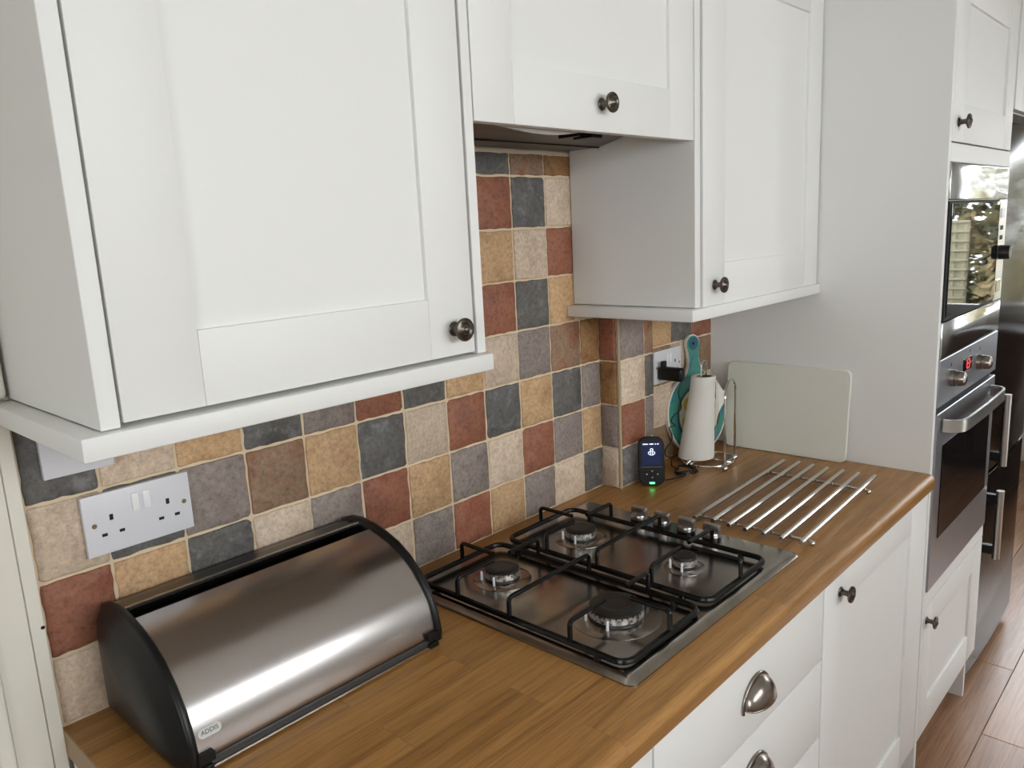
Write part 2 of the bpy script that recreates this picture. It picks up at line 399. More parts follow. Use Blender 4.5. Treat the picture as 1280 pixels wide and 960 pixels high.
wj = structure(MB().box(XL - 0.10, XL - 0.05, VY0, VY1, VZ0, VZ0 + 0.06).box(XL - 0.10, XL - 0.05, VY0, VY1, VZ1 - 0.06, VZ1).box(XL - 0.10, XL - 0.05, VY0, VY0 + 0.06, VZ0, VZ1).box(XL - 0.10, XL - 0.05, VY1 - 0.06, VY1, VZ0, VZ1), 'added_window', M_plast, 'white framed window added unseen in the end wall for side light', category='window')  # unseen window added to brighten the left-facing sides
build(MB().box(XL - 0.10, XL - 0.05, (VY0 + VY1) / 2 - 0.035, (VY0 + VY1) / 2 + 0.035, VZ0 + 0.06, VZ1 - 0.06), 'mullion', M_plast, wj)
for (a, b) in ((VY0 + 0.06, (VY0 + VY1) / 2 - 0.035), ((VY0 + VY1) / 2 + 0.035, VY1 - 0.06)): build(MB().box(XL - 0.078, XL - 0.074, a, b, VZ0 + 0.06, VZ1 - 0.06), 'pane', M_pane, wj)
gd = structure(MB().box(GX0, GX0 + 0.06, YW - 0.10, YW - 0.05, 0, GZ1).box(GX1 - 0.06, GX1, YW - 0.10, YW - 0.05, 0, GZ1).box(GX0, GX1, YW - 0.10, YW - 0.05, GZ1 - 0.06, GZ1).box(GX0, GX1, YW - 0.10, YW - 0.05, 0, 0.18).box(GX0 + 0.06, GX0 + 0.16, YW - 0.10, YW - 0.05, 0.18, GZ1 - 0.06).box(GX1 - 0.16, GX1 - 0.06, YW - 0.10, YW - 0.05, 0.18, GZ1 - 0.06), 'added_door', M_plast, 'white glazed back door added unseen beside the kitchen window for more light', category='door')  # unseen door added to brighten the right-hand units and floor
build(MB().box(GX0 + 0.16, GX1 - 0.16, YW - 0.078, YW - 0.074, 0.18, GZ1 - 0.06), 'pane', M_pane, gd)
build(MB().box(GX0 + 0.020, GX0 + 0.040, YW - 0.05, YW - 0.02, 1.0, 1.12, 0.004), 'handle', M_chrome, gd)
dr = structure(MB().box(XE + 0.03, XE + 0.09, DY0, DY1, DZ1 - 0.06, DZ1).box(XE + 0.03, XE + 0.09, DY0, DY1, DZ0, DZ0 + 0.06).box(XE + 0.03, XE + 0.09, DY0, DY0 + 0.06, DZ0, DZ1).box(XE + 0.03, XE + 0.09, DY1 - 0.06, DY1, DZ0, DZ1), 'window_3', M_plast, 'white framed window facing the garden', category='window')
for (a, b) in ((DY0 + 0.06, DY1 - 0.06),):
    build(MB().box(XE + 0.058, XE + 0.062, a, b, DZ0 + 0.06, DZ1 - 0.06), 'pane', M_pane, dr)
build(MB().box(XE - 0.05, XE + 0.03, DY0 - 0.02, DY1 + 0.02, DZ0 - 0.025, DZ0, 0.004), 'sill', M_gloss, dr)
t = thing('added_sideboard', 'low dark brown wooden sideboard added under the garden window to darken reflections', 'added_sideboard', (4.95, -1.5, 0))  # added dark furniture, so the fridge and oven reflect something dark
build(MB().box(4.80, 5.17, -2.30, -0.62, 0.10, 0.78), 'body', M_dark, t)
build(MB().box(4.77, 5.18, -2.33, -0.59, 0.781, 0.81, 0.004), 'top', M_dark, t)
for i in range(3): build(MB().box(4.78, 4.799, -2.28 + i * 0.553, -1.75 + i * 0.553, 0.13, 0.75, 0.003), 'door', M_dark, t)
for a in (4.84, 5.12):
    for b in (-2.25, -0.68): build(MB().box(a - 0.02, a + 0.02, b - 0.02, b + 0.02, 0.0, 0.099), 'leg', M_dark, t)

# garden beyond the glazed door
structure(MB().box(XE + 0.12, 16, -9, 7, -0.25, -0.10), 'floor_garden', M_lawn, 'grass lawn outside the garden window', category='lawn')
structure(MB().box(-12, XE + 0.12, -9, YW - 0.12, -0.25, -0.10), 'floor_yard', M_patio, 'pale paved yard outside the window', category='paving')
fe = thing('garden_trellis', 'pale lattice trellis panel beyond the lawn', 'trellis', (9.6, -2.85, -0.1))
for i in range(9):
    yy = -3.30 + i * 0.11; build(MB().box(9.60, 9.615, yy, yy + 0.030, -0.1, 1.38), 'slat', M_fence, fe, smooth=False)
for i in range(14):
    zz = 0.0 + i * 0.105; build(MB().box(9.5845, 9.5995, -3.32, -2.37, zz, zz + 0.025), 'slat', M_fence, fe, smooth=False)
build(MB().box(9.616, 9.63, -3.32, -2.37, -0.1, 1.38), 'back_board', M_fence, fe, smooth=False)


def bush(name, label, c, r, n, seed):
    rnd = random.Random(seed); mb = MB()
    for i in range(n):
        d = Vector((rnd.gauss(0, 1), rnd.gauss(0, 1), rnd.gauss(0, 1))).normalized(); p = Vector(c) + Vector((d.x * r[0], d.y * r[1], d.z * r[2])) * rnd.uniform(0.75, 1)
        if p.z < -0.1: continue
        u = Vector((rnd.gauss(0, 1), rnd.gauss(0, 1), rnd.gauss(0, 1))).normalized(); q = u.cross(d + Vector((0, 0, 0.01))).normalized(); s = rnd.uniform(0.05, 0.11)
        mb.add([p - u * s, p - q * s * 0.5, p + u * s, p + q * s * 0.5], [(0, 1, 2, 3)])
    t = thing(name, label, 'shrub', (c[0], c[1], -0.1))
    build(mb, 'foliage', M_hedge, t, kind='stuff', smooth=False)
    build(MB().tube([(c[0], c[1], -0.1), (c[0], c[1], c[2])], 0.05, 8), 'stem', M_fence, t)


bush('hedge_shrub', 'green bushy shrub beside the pale trellis', (9.5, -1.66, 0.6), (0.55, 0.60, 0.8), 3800, 3)
bush('hedge_shrub', 'tall brown twiggy hedge rising behind the trellis', (10.9, -2.4, 1.5), (0.7, 2.4, 1.5), 7000, 4)

# ------------------------------------------------------------------ back wall with tiles
P, ZA = 0.106, 1.22206            # tile pitch, height of the joint line under the wall units


def X(c): return c * P
def Z(j): return ZA - j * P


wb = structure(MB().box(XL, 1.30, 0.012, 0.14, 0, ZC), 'wall_back', M_wall, 'white kitchen wall behind the units with stone tile splashback', category='wall')
build(MB().box(0.0125, 1.30, 0.0, 0.012, 0.905, 1.3985).box(0.55, 1.30, 0.0, 0.012, 1.3985, 1.697), 'grout', M_grout, wb, smooth=False)


def tile_mb(w, h, seed, irr=0.0009):
    rnd = random.Random(seed); n = 7; cr = min(w, h) * 0.03; out = []
    def side(ax, ay, bx, by, nx, ny):
        for i in range(n):
            t = (i + 0.5) / n; j = rnd.uniform(-irr, irr) * 1.4 if w > 0.03 and h > 0.03 else 0
            out.append((ax + (bx - ax) * t + nx * j, ay + (by - ay) * t + ny * j))
    c = [cr * (rnd.uniform(1.1, 1.9) if rnd.random() < 0.12 else rnd.uniform(0.2, 0.8)) for _ in range(4)]
    W, H = w / 2, h / 2
    out.append((-W + c[0], -H)); side(-W + c[0], -H, W - c[1], -H, 0, 1); out.append((W - c[1], -H))
    out.append((W, -H + c[1])); side(W, -H + c[1], W, H - c[2], 1, 0); out.append((W, H - c[2]))
    out.append((W - c[2], H)); side(W - c[2], H, -W + c[3], H, 0, 1); out.append((-W + c[3], H))
    out.append((-W, H - c[3])); side(-W, H - c[3], -W, -H + c[0], 1, 0); out.append((-W, -H + c[0]))
    N = len(out); ins = 0.0022; vs = []
    sx, sy = 1 - ins / W, 1 - ins / H; up = rnd.uniform(0.0, 0.0008)
    for (a, b) in out: vs.append((a, 0.004, b))
    for (a, b) in out: vs.append((a, -0.0010 - up, b))
    for (a, b) in out: vs.append((a * sx, -0.0030 - up, b * sy))
    fs = [tuple(range(2 * N, 3 * N))]
    for r in (0, 1):
        for i in range(N): fs.append((r * N + i, r * N + (i + 1) % N, (r + 1) * N + (i + 1) % N, (r + 1) * N + i))
    return MB().add(vs, fs)


_ts = [100]


def tile(parent, x0, x1, z0, z1, code, plane=0.0, rotz=0.0, at=None, gap=0.0023):
    """a tile between joint lines; rotz turns it about the vertical to face another way"""
    _ts[0] += 1; w_, h_ = x1 - x0 - 2 * gap, z1 - z0 - 2 * gap
    mb = tile_mb(w_, h_, _ts[0]); cx, cz = (x0 + x1) / 2, (z0 + z1) / 2
    M = Matrix.Translation((cx, plane, cz)) if at is None else Matrix.Translation((at[0], at[1], cz)) @ Matrix.Rotation(rotz, 4, 'Z')
    mb.xf(M)
    return build(mb, 'tile', TM[code], parent, angle=50)


ROWS = {  # row index from the joint line A: colours of columns 0..11
    -2: 'BSTGRSBTRSTN', -1: 'SBTSGRSTBGNO', 0: 'BSGNTSBRSTSG', 1: 'RTSBGRTGBRGT', 2: 'BGRTSBGRTGBS'}
X0, X1W = 0.0135, 1.2375
for j, row in ROWS.items():
    if j == -2: continue
    for c, code in enumerate(row):
        za, zb = Z(j + 1), Z(j)
        if j == -1: zb = Z(-1)
        if j == 2: za = 0.9105
        tile(wb, max(X(c), X0), min(X(c + 1), X1W), za, zb, code)
HIC = {-2: 'TGRRSTB', -3: 'BRSTBRT', -4: 'STGRSBG', -5: 'GBNSNOT'}
for j in (-2, -3, -4, -5):
    for i, code in enumerate(HIC[j]):
        c = 5 + i; zb = Z(j) if j > -5 else 1.692
        if c == 11 and j < -2: continue
        x0, x1 = max(X(c), 0.552), X(c + 1)
        if c == 10: x1 = min(x1, 1.150) if j < -1 else x1
        tile(wb, x0, x1, Z(j + 1), zb, code)

# boxed-in pier and the recess beyond it
pr = structure(MB().box(1.2425, 1.3875, -0.050, 0.14, 0.9, 1.43), 'wall_pier', M_grout, 'shallow tiled boxing that steps out of the wall', category='wall')
PF = -0.0525
build(MB().box(1.2425, 1.3875, PF, -0.049, 0.9105, 1.34), 'grout', M_grout, pr, smooth=False)
for j, code in ((-1, 'R'), (0, 'O'), (1, 'G'), (2, 'B')):
    tile(pr, 0, 0.050, max(Z(j + 1), 0.9105), Z(j), code, rotz=math.radians(-90), at=(1.2405, -0.0245), gap=0.002)
for j, a, b in ((-1, 'G', 'N'), (0, 'B', 'S'), (1, 'R', 'G'), (2, 'S', 'N')):
    tile(pr, 1.2475, 1.3505, max(Z(j + 1), 0.9105), Z(j), a, PF)
    tile(pr, 1.3505, 1.3895, max(Z(j + 1), 0.9105), Z(j), b, PF)
build(MB().tube([(1.2435, PF - 0.0005, 0.9105), (1.2435, PF - 0.0005, 1.34)], 0.0042, 10), 'edge_bead', M_bead, pr, label='cream edge bead on the outer corner of the boxing')
YR = -0.012
wr = structure(MB().box(1.3875, 1.7525, 0.004, 0.14, 0, 1.43).box(1.30, XE, 0.02, 0.14, 0, ZC), 'wall_recess', M_wall, 'wall behind the corner with the second socket, stone tiled', category='wall')
build(MB().box(1.3875, 1.7525, YR, 0.004, 0.9105, 1.34), 'grout', M_grout, wr, smooth=False)
for j, row in ((-1, 'TSR'), (0, 'NBN'), (1, 'BGB'), (2, 'NOR')):
    for i, code in enumerate(row):
        tile(wr, 1.433 + P * i, 1.433 + P * (i + 1), max(Z(j + 1), 0.9105), Z(j), code, YR)
    tile(wr, 1.3895, 1.433, max(Z(j + 1), 0.9105), Z(j), 'GBTS'[j + 1], YR)

# door architrave at the left end of the wall
tr = structure(MB().box(-0.0465, -0.0068, -0.014, 0.012, 0, 1.36, 0.001).box(-0.0058, 0.0112, -0.012, 0.012, 0, 1.36, 0.001), 'trim_1', M_gloss, 'cream painted door architrave beside the worktop end', category='trim')
build(MB().box(-0.066, -0.0475, -0.022, 0.012, 0, 1.36, 0.004, 2), 'outer_bead', M_gloss, tr)
build(MB().box(-0.0068, -0.0058, -0.009, 0.01, 0, 1.36), 'groove', M_plinth, tr)
build(MB().lathe([(0.0, 0.0005), (0.0022, 0.0004), (0.003, -0.001)], (0.0085, -0.0122, 1.063), (0, -1, 0), 10), 'nail_hole', M_slot, tr)
structure(MB().box(-0.16, 0.0115, -0.03, 0.012, 1.368, ZC, 0.008, 3), 'trim_2', M_gloss, 'cream painted board with a rounded lower corner above the pelmet', category='trim')


# ------------------------------------------------------------------ shaker doors, knobs
def shaker(parent, x0, x1, z0, z1, gx0, gx1, gz0, gz1, yf, th=0.02, label=None):
    """door made of a recessed panel with stiles and rails set proud of it"""
    e = 0.0011
    d = build(MB().box(gx0 - 0.012, gx1 + 0.012, yf + 0.0065, yf + th - 0.002, gz0 - 0.012, gz1 + 0.012), 'door', M_white, parent, label=label)
    fb = lambda *a: MB().box(*a, e, 2)
    build(fb(x0, gx0, yf, yf + th, z0, z1), 'stile', M_white, d)
    build(fb(gx1, x1, yf, yf + th, z0, z1), 'stile', M_white, d)
    build(fb(gx0, gx1, yf, yf + th, z0, gz0), 'rail', M_white, d)
    build(fb(gx0, gx1, yf, yf + th, gz1, z1), 'rail', M_white, d)
    return d


KNOB = [(0.0, 0.0), (0.0095, 0.0), (0.0105, 0.0012), (0.0095, 0.003), (0.0065, 0.0045), (0.0052, 0.010), (0.0060, 0.0155), (0.0120, 0.0185), (0.0158, 0.0200),
        (0.0165, 0.0222), (0.0158, 0.0242), (0.0146, 0.0246), (0.0138, 0.0238), (0.0118, 0.0242), (0.0104, 0.0252), (0.0096, 0.0248), (0.0066, 0.0268), (0.0056, 0.0264), (0.0034, 0.0285), (0.0, 0.0290)]


def knob(parent, x, yf, z):
    return build(MB().lathe(KNOB, (x, yf, z), (0, -1, 0), 28), 'knob', M_pewter, parent, origin=(x, yf, z), angle=50, label='dark pewter ringed knob')


# ------------------------------------------------------------------ wall cabinets
YD = -0.313
UT = 2.085
# left one
L0, L1, LZ = 0.0155, 0.548, 1.3672
t = thing('wall_cabinet', 'large white shaker wall cabinet above the bread bin, single door with knob at lower right', 'cabinet', (0.28, 0, LZ), 'white shaker wall cabinets')
build(MB().box(0.036, 0.5295, YD + 0.022, -0.001, LZ + 0.004, UT), 'carcass', M_white, t)
build(MB().box(L0, 0.0345, YD, -0.001, LZ, UT, 0.0008), 'end_panel', M_white, t)
build(MB().box(0.5315, L1, YD, -0.001, LZ, UT, 0.0008), 'end_panel', M_white, t)
d = shaker(t, 0.0375, 0.5262, LZ + 0.004, UT, 0.1235, 0.4440, 1.4530, UT - 0.088, YD)
knob(d, 0.4875, YD, 1.4085)


def pelmet(parent, x0, x1, yb, left_return, ztop, right_return=False):
    yo, zb, wd = -0.322, ztop - 0.0245, 0.040
    pl = [(x0, yo), (x1, yo)]
    if right_return: pl += [(x1, yb), (x1 - wd, yb), (x1 - wd, yo + wd)]
    else: pl += [(x1, yo + wd)]
    pl += [(x0 + wd, yo + wd), (x0 + wd, yb), (x0, yb)] if left_return else [(x0, yo + wd)]
    mb = MB().extrude(pl, lambda a, b: (a, b, zb), lambda a, b: (a, b, ztop))
    b = bmesh.new(); vs = [b.verts.new(p) for p in mb.v]; [b.faces.new([vs[i] for i in f]) for f in mb.f]
    bmesh.ops.bevel(b, geom=list(b.edges), offset=0.0025, segments=2, profile=0.5, affect='EDGES')
    return build(MB().bm(b), 'pelmet', M_white, parent)


pelmet(t, -0.0065, 0.5545, -0.015, True, 1.3655, True)

# over the hood
t = thing('wall_cabinet', 'short white cabinet with a knobbed flap door above the extractor hood', 'cabinet', (0.85, 0, 1.69), 'white shaker wall cabinets')
HZ = 1.6895
build(MB().box(0.550, 1.141, YD + 0.022, -0.001, 1.80, UT), 'carcass', M_white, t)
d = shaker(t, 0.5505, 1.1405, HZ, UT, 0.6330, 1.0562, 1.7755, UT - 0.088, YD)
knob(d, 0.846, YD, 1.7335)

# right one
R0, R1 = 1.1440, 1.7515
t = thing('wall_cabinet', 'white shaker wall cabinet between the hood and the tall oven housing', 'cabinet', (1.45, 0, LZ), 'white shaker wall cabinets')
build(MB().box(1.168, 1.750, YD + 0.022, -0.014, LZ + 0.004, UT), 'carcass', M_white, t)
build(MB().box(R0, 1.1645, YD, -0.0045, LZ, UT, 0.0008), 'end_panel', M_white, t)
d = shaker(t, 1.1745, 1.7490, 1.3655, UT, 1.2640, 1.6740, 1.4510, 2.000, YD)
knob(d, 1.2215, YD, 1.4075)
pelmet(t, 1.1180, 1.7515, -0.005, True, 1.3660)

# ------------------------------------------------------------------ extractor hood
t = thing('extractor_hood', 'grey built-in extractor hood under the short cabinet', 'extractor hood', (0.85, -0.15, 1.70))
prof = [(-0.0075, 1.700), (-0.0075, 1.79), (-0.283, 1.79), (-0.283, 1.746), (-0.145, 1.7135), (-0.085, 1.700)]
build(MB().extrude(prof, lambda a, b: (0.5515, a, b), lambda a, b: (1.1415, a, b)), 'body', M_grey, t)
sl = lambda y_, off=0.0: 1.7135 + (-0.145 - y_) * (1.746 - 1.7135) / 0.138 - off
build(MB().add([(0.57, -0.27, sl(-0.27, 0.002)), (0.93, -0.27, sl(-0.27, 0.002)), (0.93, -0.13, 1.7085), (0.57, -0.13, 1.7085), (0.57, -0.27, sl(-0.27)), (0.93, -0.27, sl(-0.27)), (0.93, -0.13, 1.711), (0.57, -0.13, 1.711)],
               [(0, 1, 2, 3), (4, 5, 6, 7), (0, 1, 5, 4), (1, 2, 6, 5), (2, 3, 7, 6), (3, 0, 4, 7)]), 'grease_filter', M_mesh, t, smooth=False)
for xs in (0.955, 1.00): build(MB().box(xs, xs + (0.012 if xs < 0.99 else 0.035), -0.175, -0.13, 1.704, 1.716, 0.001), 'switch', M_black, t)
build(MB().box(0.5515, 1.1415, -0.0885, -0.0835, 1.6985, 1.7015), 'seal_strip', M_slot, t)
N_ = 24; sec = []
for i in range(N_ + 1):
    xx = 0.552 + (0.90 - 0.552) * i / N_; zb = 1.697 - 0.014 * math.sin(math.pi * min(1, (i / N_) * 1.15 - 0.0) ** 1.3 if i / N_ < 0.87 else math.pi) ** 1.0
    sec.append([(xx, -0.288, 1.745), (xx, -0.284, 1.745), (xx, -0.284, min(zb, 1.7)), (xx, -0.288, min(zb, 1.7))])
build(MB().sweep(sec), 'front_rail', M_hoodl, t)

# ------------------------------------------------------------------ worktop
YB = -0.6115
pr_ = [(-0.0005, 0.872), (-0.0005, 0.91)]
for k in range(7):
    a = math.radians(90 * k / 6); pr_.append((YB + 0.016 - 0.016 * math.sin(a), 0.91 - 0.016 + 0.016 * math.cos(a)))
for k in range(4):
    a = math.radians(90 * k / 3); pr_.append((YB + 0.006 - 0.006 * math.cos(a), 0.878 - 0.006 * math.sin(a)))
t = thing('worktop', 'oak laminate worktop running under the hob and bread bin', 'worktop', (0.88, -0.3, 0.872))
build(MB().extrude(pr_, lambda a, b: (0.0135, a, b), lambda a, b: (1.7515, a, b)), 'slab', M_top, t, origin=(0.0, 0.0, 0.872), angle=28)
build(MB().extrude(pr_, lambda a, b: (0.0115, a, b), lambda a, b: (0.0134, a, b)), 'end_strip', M_tend, t, angle=28, label='pale edging strip on the worktop end')

# ------------------------------------------------------------------ base cabinets
YF = -0.600
BT = 0.8655


def cup(parent, x, z):
    """cup pull: quarter dome with a flange, open underneath"""
    mb = MB(); sec = []; N1, N2 = 22, 10; W_, H_, D_, z0 = 0.044, 0.040, 0.027, z - 0.016
    for r_ in (1.0, 0.93):
        sec = []
        for i in range(N1 + 1):
            cx = -math.cos(math.pi * i / N1); s_ = max(math.sqrt(max(1 - cx * cx, 0)), 0.02)
            sec.append([Vector((x + W_ * r_ * cx, YF - 0.002 - D_ * r_ * s_ ** 0.8 * math.sin(math.pi / 2 * k / N2), z0 + H_ * r_ * s_ * math.cos(math.pi / 2 * k / N2))) for k in range(N2 + 1)])
        mb.sweep(sec, caps=False, closed_ring=False)
    lip = [(x - W_ * 0.965 * math.cos(math.pi * i / N1), YF - 0.002 - D_ * 0.965 * max(math.sin(math.pi * i / N1), 0.02) ** 0.8, z0) for i in range(N1 + 1)]
    mb.tube(lip, 0.0018, 6)
    rim_ = [(x - (W_ + 0.001) * math.cos(math.pi * i / N1), YF - 0.0022, z0 + (H_ + 0.001) * math.sin(math.pi * i / N1)) for i in range(N1 + 1)]
    mb.tube([(rim_[0][0], YF - 0.0022, z0 - 0.007)] + rim_ + [(rim_[-1][0], YF - 0.0022, z0 - 0.007)], 0.0030, 8)
    o = build(mb, 'cup_handle', M_nickel, parent, angle=60, label='brushed nickel cup handle')
    return o


t = thing('base_cabinet', 'white base cabinet under the bread bin, left of the drawers', 'cabinet', (0.27, -0.3, 0.15), 'white base cabinets')
build(MB().box(0.014, 0.5305, YF + 0.022, -0.02, 0.15, 0.871), 'carcass', M_white, t)
d = shaker(t, 0.0155, 0.5300, 0.172, BT, 0.10, 0.445, 0.267, BT - 0.085, YF)
knob(d, 0.49, YF, 0.80)
t = thing('drawer_unit', 'white drawer unit under the hob with nickel cup handles', 'drawers', (0.82, -0.3, 0.15))
build(MB().box(0.5325, 1.1055, YF + 0.022, -0.02, 0.15, 0.871), 'carcass', M_white, t)
for z0, z1 in ((0.7235, BT), (0.5605, 0.7200), (0.172, 0.5570)):
    dw = build(MB().box(0.5345, 1.1035, YF, YF + 0.02, z0, z1, 0.0013, 2), 'drawer', M_white, t)
    cup(dw, 0.828, (z1 - 0.067))
t = thing('base_cabinet', 'white base cabinet with a shaker door between the drawers and the oven', 'cabinet', (1.43, -0.3, 0.15), 'white base cabinets')
build(MB().box(1.1075, 1.7505, YF + 0.022, -0.02, 0.15, 0.871), 'carcass', M_white, t)
d = shaker(t, 1.1085, 1.7460, 0.172, BT, 1.2000, 1.6260, 0.267, 0.7965, YF)
knob(d, 1.185, YF, 0.826)
t = thing('plinth', 'grey plinth board under the base cabinets', 'plinth', (0.88, -0.53, 0))
build(MB().box(0.014, 1.7505, -0.545, -0.527, 0.0, 0.149), 'board', M_plinth, t)

# ------------------------------------------------------------------ tall oven housing
T0, T1 = 1.7535, 2.3600
t = thing('tall_cabinet', 'tall white housing around the microwave and oven', 'cabinet', (2.05, -0.3, 0))
build(MB().box(T0, 1.7715, YF, 0.015, 0, UT + 0.02, 0.0008), 'side_panel', M_white, t)
build(MB().box(2.3440, T1, YF + 0.021, 0.015, 0, UT + 0.02, 0.0008), 'side_panel', M_white, t)
for z0, z1 in ((0.150, 0.168), (0.570, 0.588), (1.168, 1.186), (1.650, 1.668), (UT, UT + 0.018)): build(MB().box(1.772, 2.3435, -0.575, 0.015, z0, z1), 'shelf', M_white, t)
build(MB().box(1.7735, 2.3600, YF, YF + 0.02, 1.6415, 1.6830, 0.001), 'filler_strip', M_white, t)
build(MB().box(1.7735, 2.3600, YF, YF + 0.02, 0.5485, 0.5890, 0.001), 'filler_strip', M_white, t)
d = shaker(t, 1.7735, 2.3600, 1.6865, UT, 1.868, 2.2740, 1.7730, 1.9900, YF)
knob(d, 1.8180, YF, 1.7290)
d = shaker(t, 1.7735, 2.3600, 0.170, 0.5450, 1.845, 2.2560, 0.2580, 0.4640, YF)
knob(d, 1.7930, YF, 0.5080)

# microwave
t = thing('microwave', 'built-in steel microwave with a dark mirrored door above the oven', 'microwave', (2.06, -0.55, 1.1875))
A0, A1, YA = 1.7745, 2.3555, -0.603
build(MB().box(1.80, 2.335, -0.58, -0.12, 1.20, 1.64), 'body', M_steel, t)
build(MB().box(A0, A1, YA, YA + 0.022, 1.5570, 1.6390, 0.002, 2), 'top_trim', M_mirror, t)
build(MB().box(A0, A1, YA, YA + 0.022, 1.1875, 1.2740, 0.002, 2), 'bottom_trim', M_mirror, t)
dd = build(MB().box(A0, 2.2590, YA - 0.001, YA + 0.02, 1.2765, 1.5545, 0.0015), 'door', M_slot, t)
build(MB().box(1.786, 2.2540, YA - 0.004, YA - 0.0005, 1.2850, 1.5490, 0.001), 'glass', M_mglass, dd)
cp = build(MB().box(2.2615, A1, YA, YA + 0.022, 1.2765, 1.5545, 0.0015), 'control_panel', M_steel, t)
build(MB().lathe([(0.0, 0.026), (0.017, 0.026), (0.019, 0.023), (0.020, 0.0), (0, 0)], (2.303, YA, 1.410), (0, -1, 0), 20), 'dial', M_black, cp)
build(MB().box(2.285, 2.322, YA - 0.002, YA, 1.505, 1.530, 0.0005), 'display', M_plast, cp)
for zz in (1.472, 1.445): build(MB().box(2.292, 2.298, YA - 0.002, YA, zz, zz + 0.012).box(2.310, 2.316, YA - 0.002, YA, zz, zz + 0.012), 'button', M_black, cp)
build(MB().box(2.283, 2.327, YA - 0.002, YA, 1.300, 1.335, 0.001), 'open_button', M_mirror, cp)

# oven
t = thing('oven', 'steel built-in oven with two knobs, red display and bowed handle', 'oven', (2.06, -0.55, 0.5905))
build(MB().box(1.80, 2.335, -0.58, -0.12, 0.60, 1.16), 'body', M_steel, t)
cp = build(MB().box(A0, A1, YA, YA + 0.022, 1.0680, 1.1840, 0.0015), 'control_panel', M_osteel, t)
for xx in (1.880, 2.140):
    build(MB().lathe([(0.0, 0.034), (0.010, 0.0335), (0.0165, 0.030), (0.0190, 0.020), (0.0190, 0.012), (0.0185, 0.0118), (0.0185, 0.0105), (0.0205, 0.010), (0.0215, 0.0), (0, 0)], (xx, YA, 1.125), (0, -1, 0), 24), 'knob', M_nickel, cp)
ds = build(MB().box(1.985, 2.070, YA - 0.001, YA, 1.122, 1.154), 'display', M_bglass, cp)
mb = MB()
cx_, cz_, sw, sh, th = 2.032, 1.138, 0.013, 0.011, 0.0022
for (a, b, c_, d_) in ((-sw, sw, sh * 2 - sh, sh), (-sw, sw, 0, 0), (-sw, sw, -sh, -sh)): mb.box(cx_ + a, cx_ + b, YA - 0.0018, YA - 0.001, cz_ + c_ - th / 2, cz_ + c_ + th / 2)
for xx in (-sw, sw):
    for zz in (0, -sh): mb.box(cx_ + xx - 0.0015, cx_ + xx + 0.0015, YA - 0.0018, YA - 0.001, cz_ + zz + 0.0005, cz_ + zz + sh - 0.0005)
for xx, zz in ((1.872, 1.160), (2.045, 1.170), (2.150, 1.160)): build(MB().box(xx - 0.003, xx + 0.003, YA - 0.0006, YA, zz - 0.004, zz + 0.004), 'printed_mark', M_print, cp, smooth=False)
build(mb, 'digit', M_red, ds, smooth=False)
build(MB().box(A0 + 0.004, A1 - 0.004, YA + 0.012, YA + 0.02, 1.0535, 1.0685), 'vent_slot', M_slot, t)
dd = build(MB().box(A0, A1, YA - 0.001, YA + 0.02, 0.5915, 1.0525, 0.0015), 'door', M_osteel, t)
build(MB().box(1.829, 2.308, YA - 0.003, YA - 0.0005, 0.7190, 0.9640, 0.001), 'glass', M_bglass, dd)
path = []
for (px_, py_) in ((1.812, -0.004), (1.814, -0.020), (1.822, -0.034), (1.838, -0.043), (1.870, -0.047), (2.06, -0.049), (2.235, -0.047), (2.262, -0.043), (2.280, -0.034), (2.289, -0.020), (2.291, -0.004)): path.append(Vector((px_, YA + py_, 0)))
sec = []
for i, p_ in enumerate(path):
    tg = (path[min(i + 1, len(path) - 1)] - path[max(i - 1, 0)]).normalized(); nn = Vector((-tg.y, tg.x, 0)) * 0.003
    sec.append([p_ + nn + Vector((0, 0, 1.003)), p_ - nn + Vector((0, 0, 1.003)), p_ - nn + Vector((0, 0, 1.034)), p_ + nn + Vector((0, 0, 1.034))])
build(MB().sweep(sec), 'handle', M_steel, dd, angle=40)

# ------------------------------------------------------------------ fridge freezer and bridging cabinet
t = thing('fridge_freezer', 'tall glossy black fridge freezer with steel bar handles beyond the oven', 'fridge', (2.72, -0.3, 0))
F0, F1 = 2.392, 3.035


def bow(x0, x1, z0, z1, y0=-0.572, yb=-0.50, b=0.008):
    n = 14; sec = []
    for z_ in (z0, z0 + 0.004, z1 - 0.004, z1):
        ins = 0.003 if z_ in (z0, z1) else 0.0
        sec.append([(x0 + ins + (x1 - x0 - 2 * ins) * i / n, y0 + ins - b * (1 - (2 * i / n - 1) ** 2), z_) for i in range(n + 1)] + [(x1, yb, z_), (x0, yb, z_)])
    return MB().sweep(sec)


build(MB().box(F0 + 0.004, F1 - 0.004, -0.498, -0.03, 0.02, 1.765, 0.004), 'body', M_fridge, t)
for (z0, z1, hz0, hz1) in ((0.712, 1.772, 0.752, 0.977), (0.045, 0.700, 0.447, 0.671)):
    d = build(bow(F0, F1, z0, z1), 'door', M_fridge, t, angle=40)
    hx, hy = 2.452, -0.622
    build(MB().tube([(hx, hy, hz0), (hx, hy, hz1)], 0.0115, 16), 'handle', M_steel, d, label='vertical steel bar handle')
    for zz in (hz0 + 0.028, hz1 - 0.028): build(MB().box(hx - 0.011, hx + 0.011, hy + 0.004, -0.560, zz - 0.014, zz + 0.014, 0.002), 'bracket', M_black, d)
build(MB().box(F0 + 0.03, F1 - 0.03, -0.53, -0.08, 0.0, 0.0195), 'foot_rail', M_black, t)
t = thing('bridging_cabinet', 'white cabinet bridging over the black fridge freezer', 'cabinet', (2.72, -0.3, 1.80))
build(MB().box(2.3800, 3.05, YF + 0.022, 0.015, 1.796, UT + 0.018), 'carcass', M_white, t)
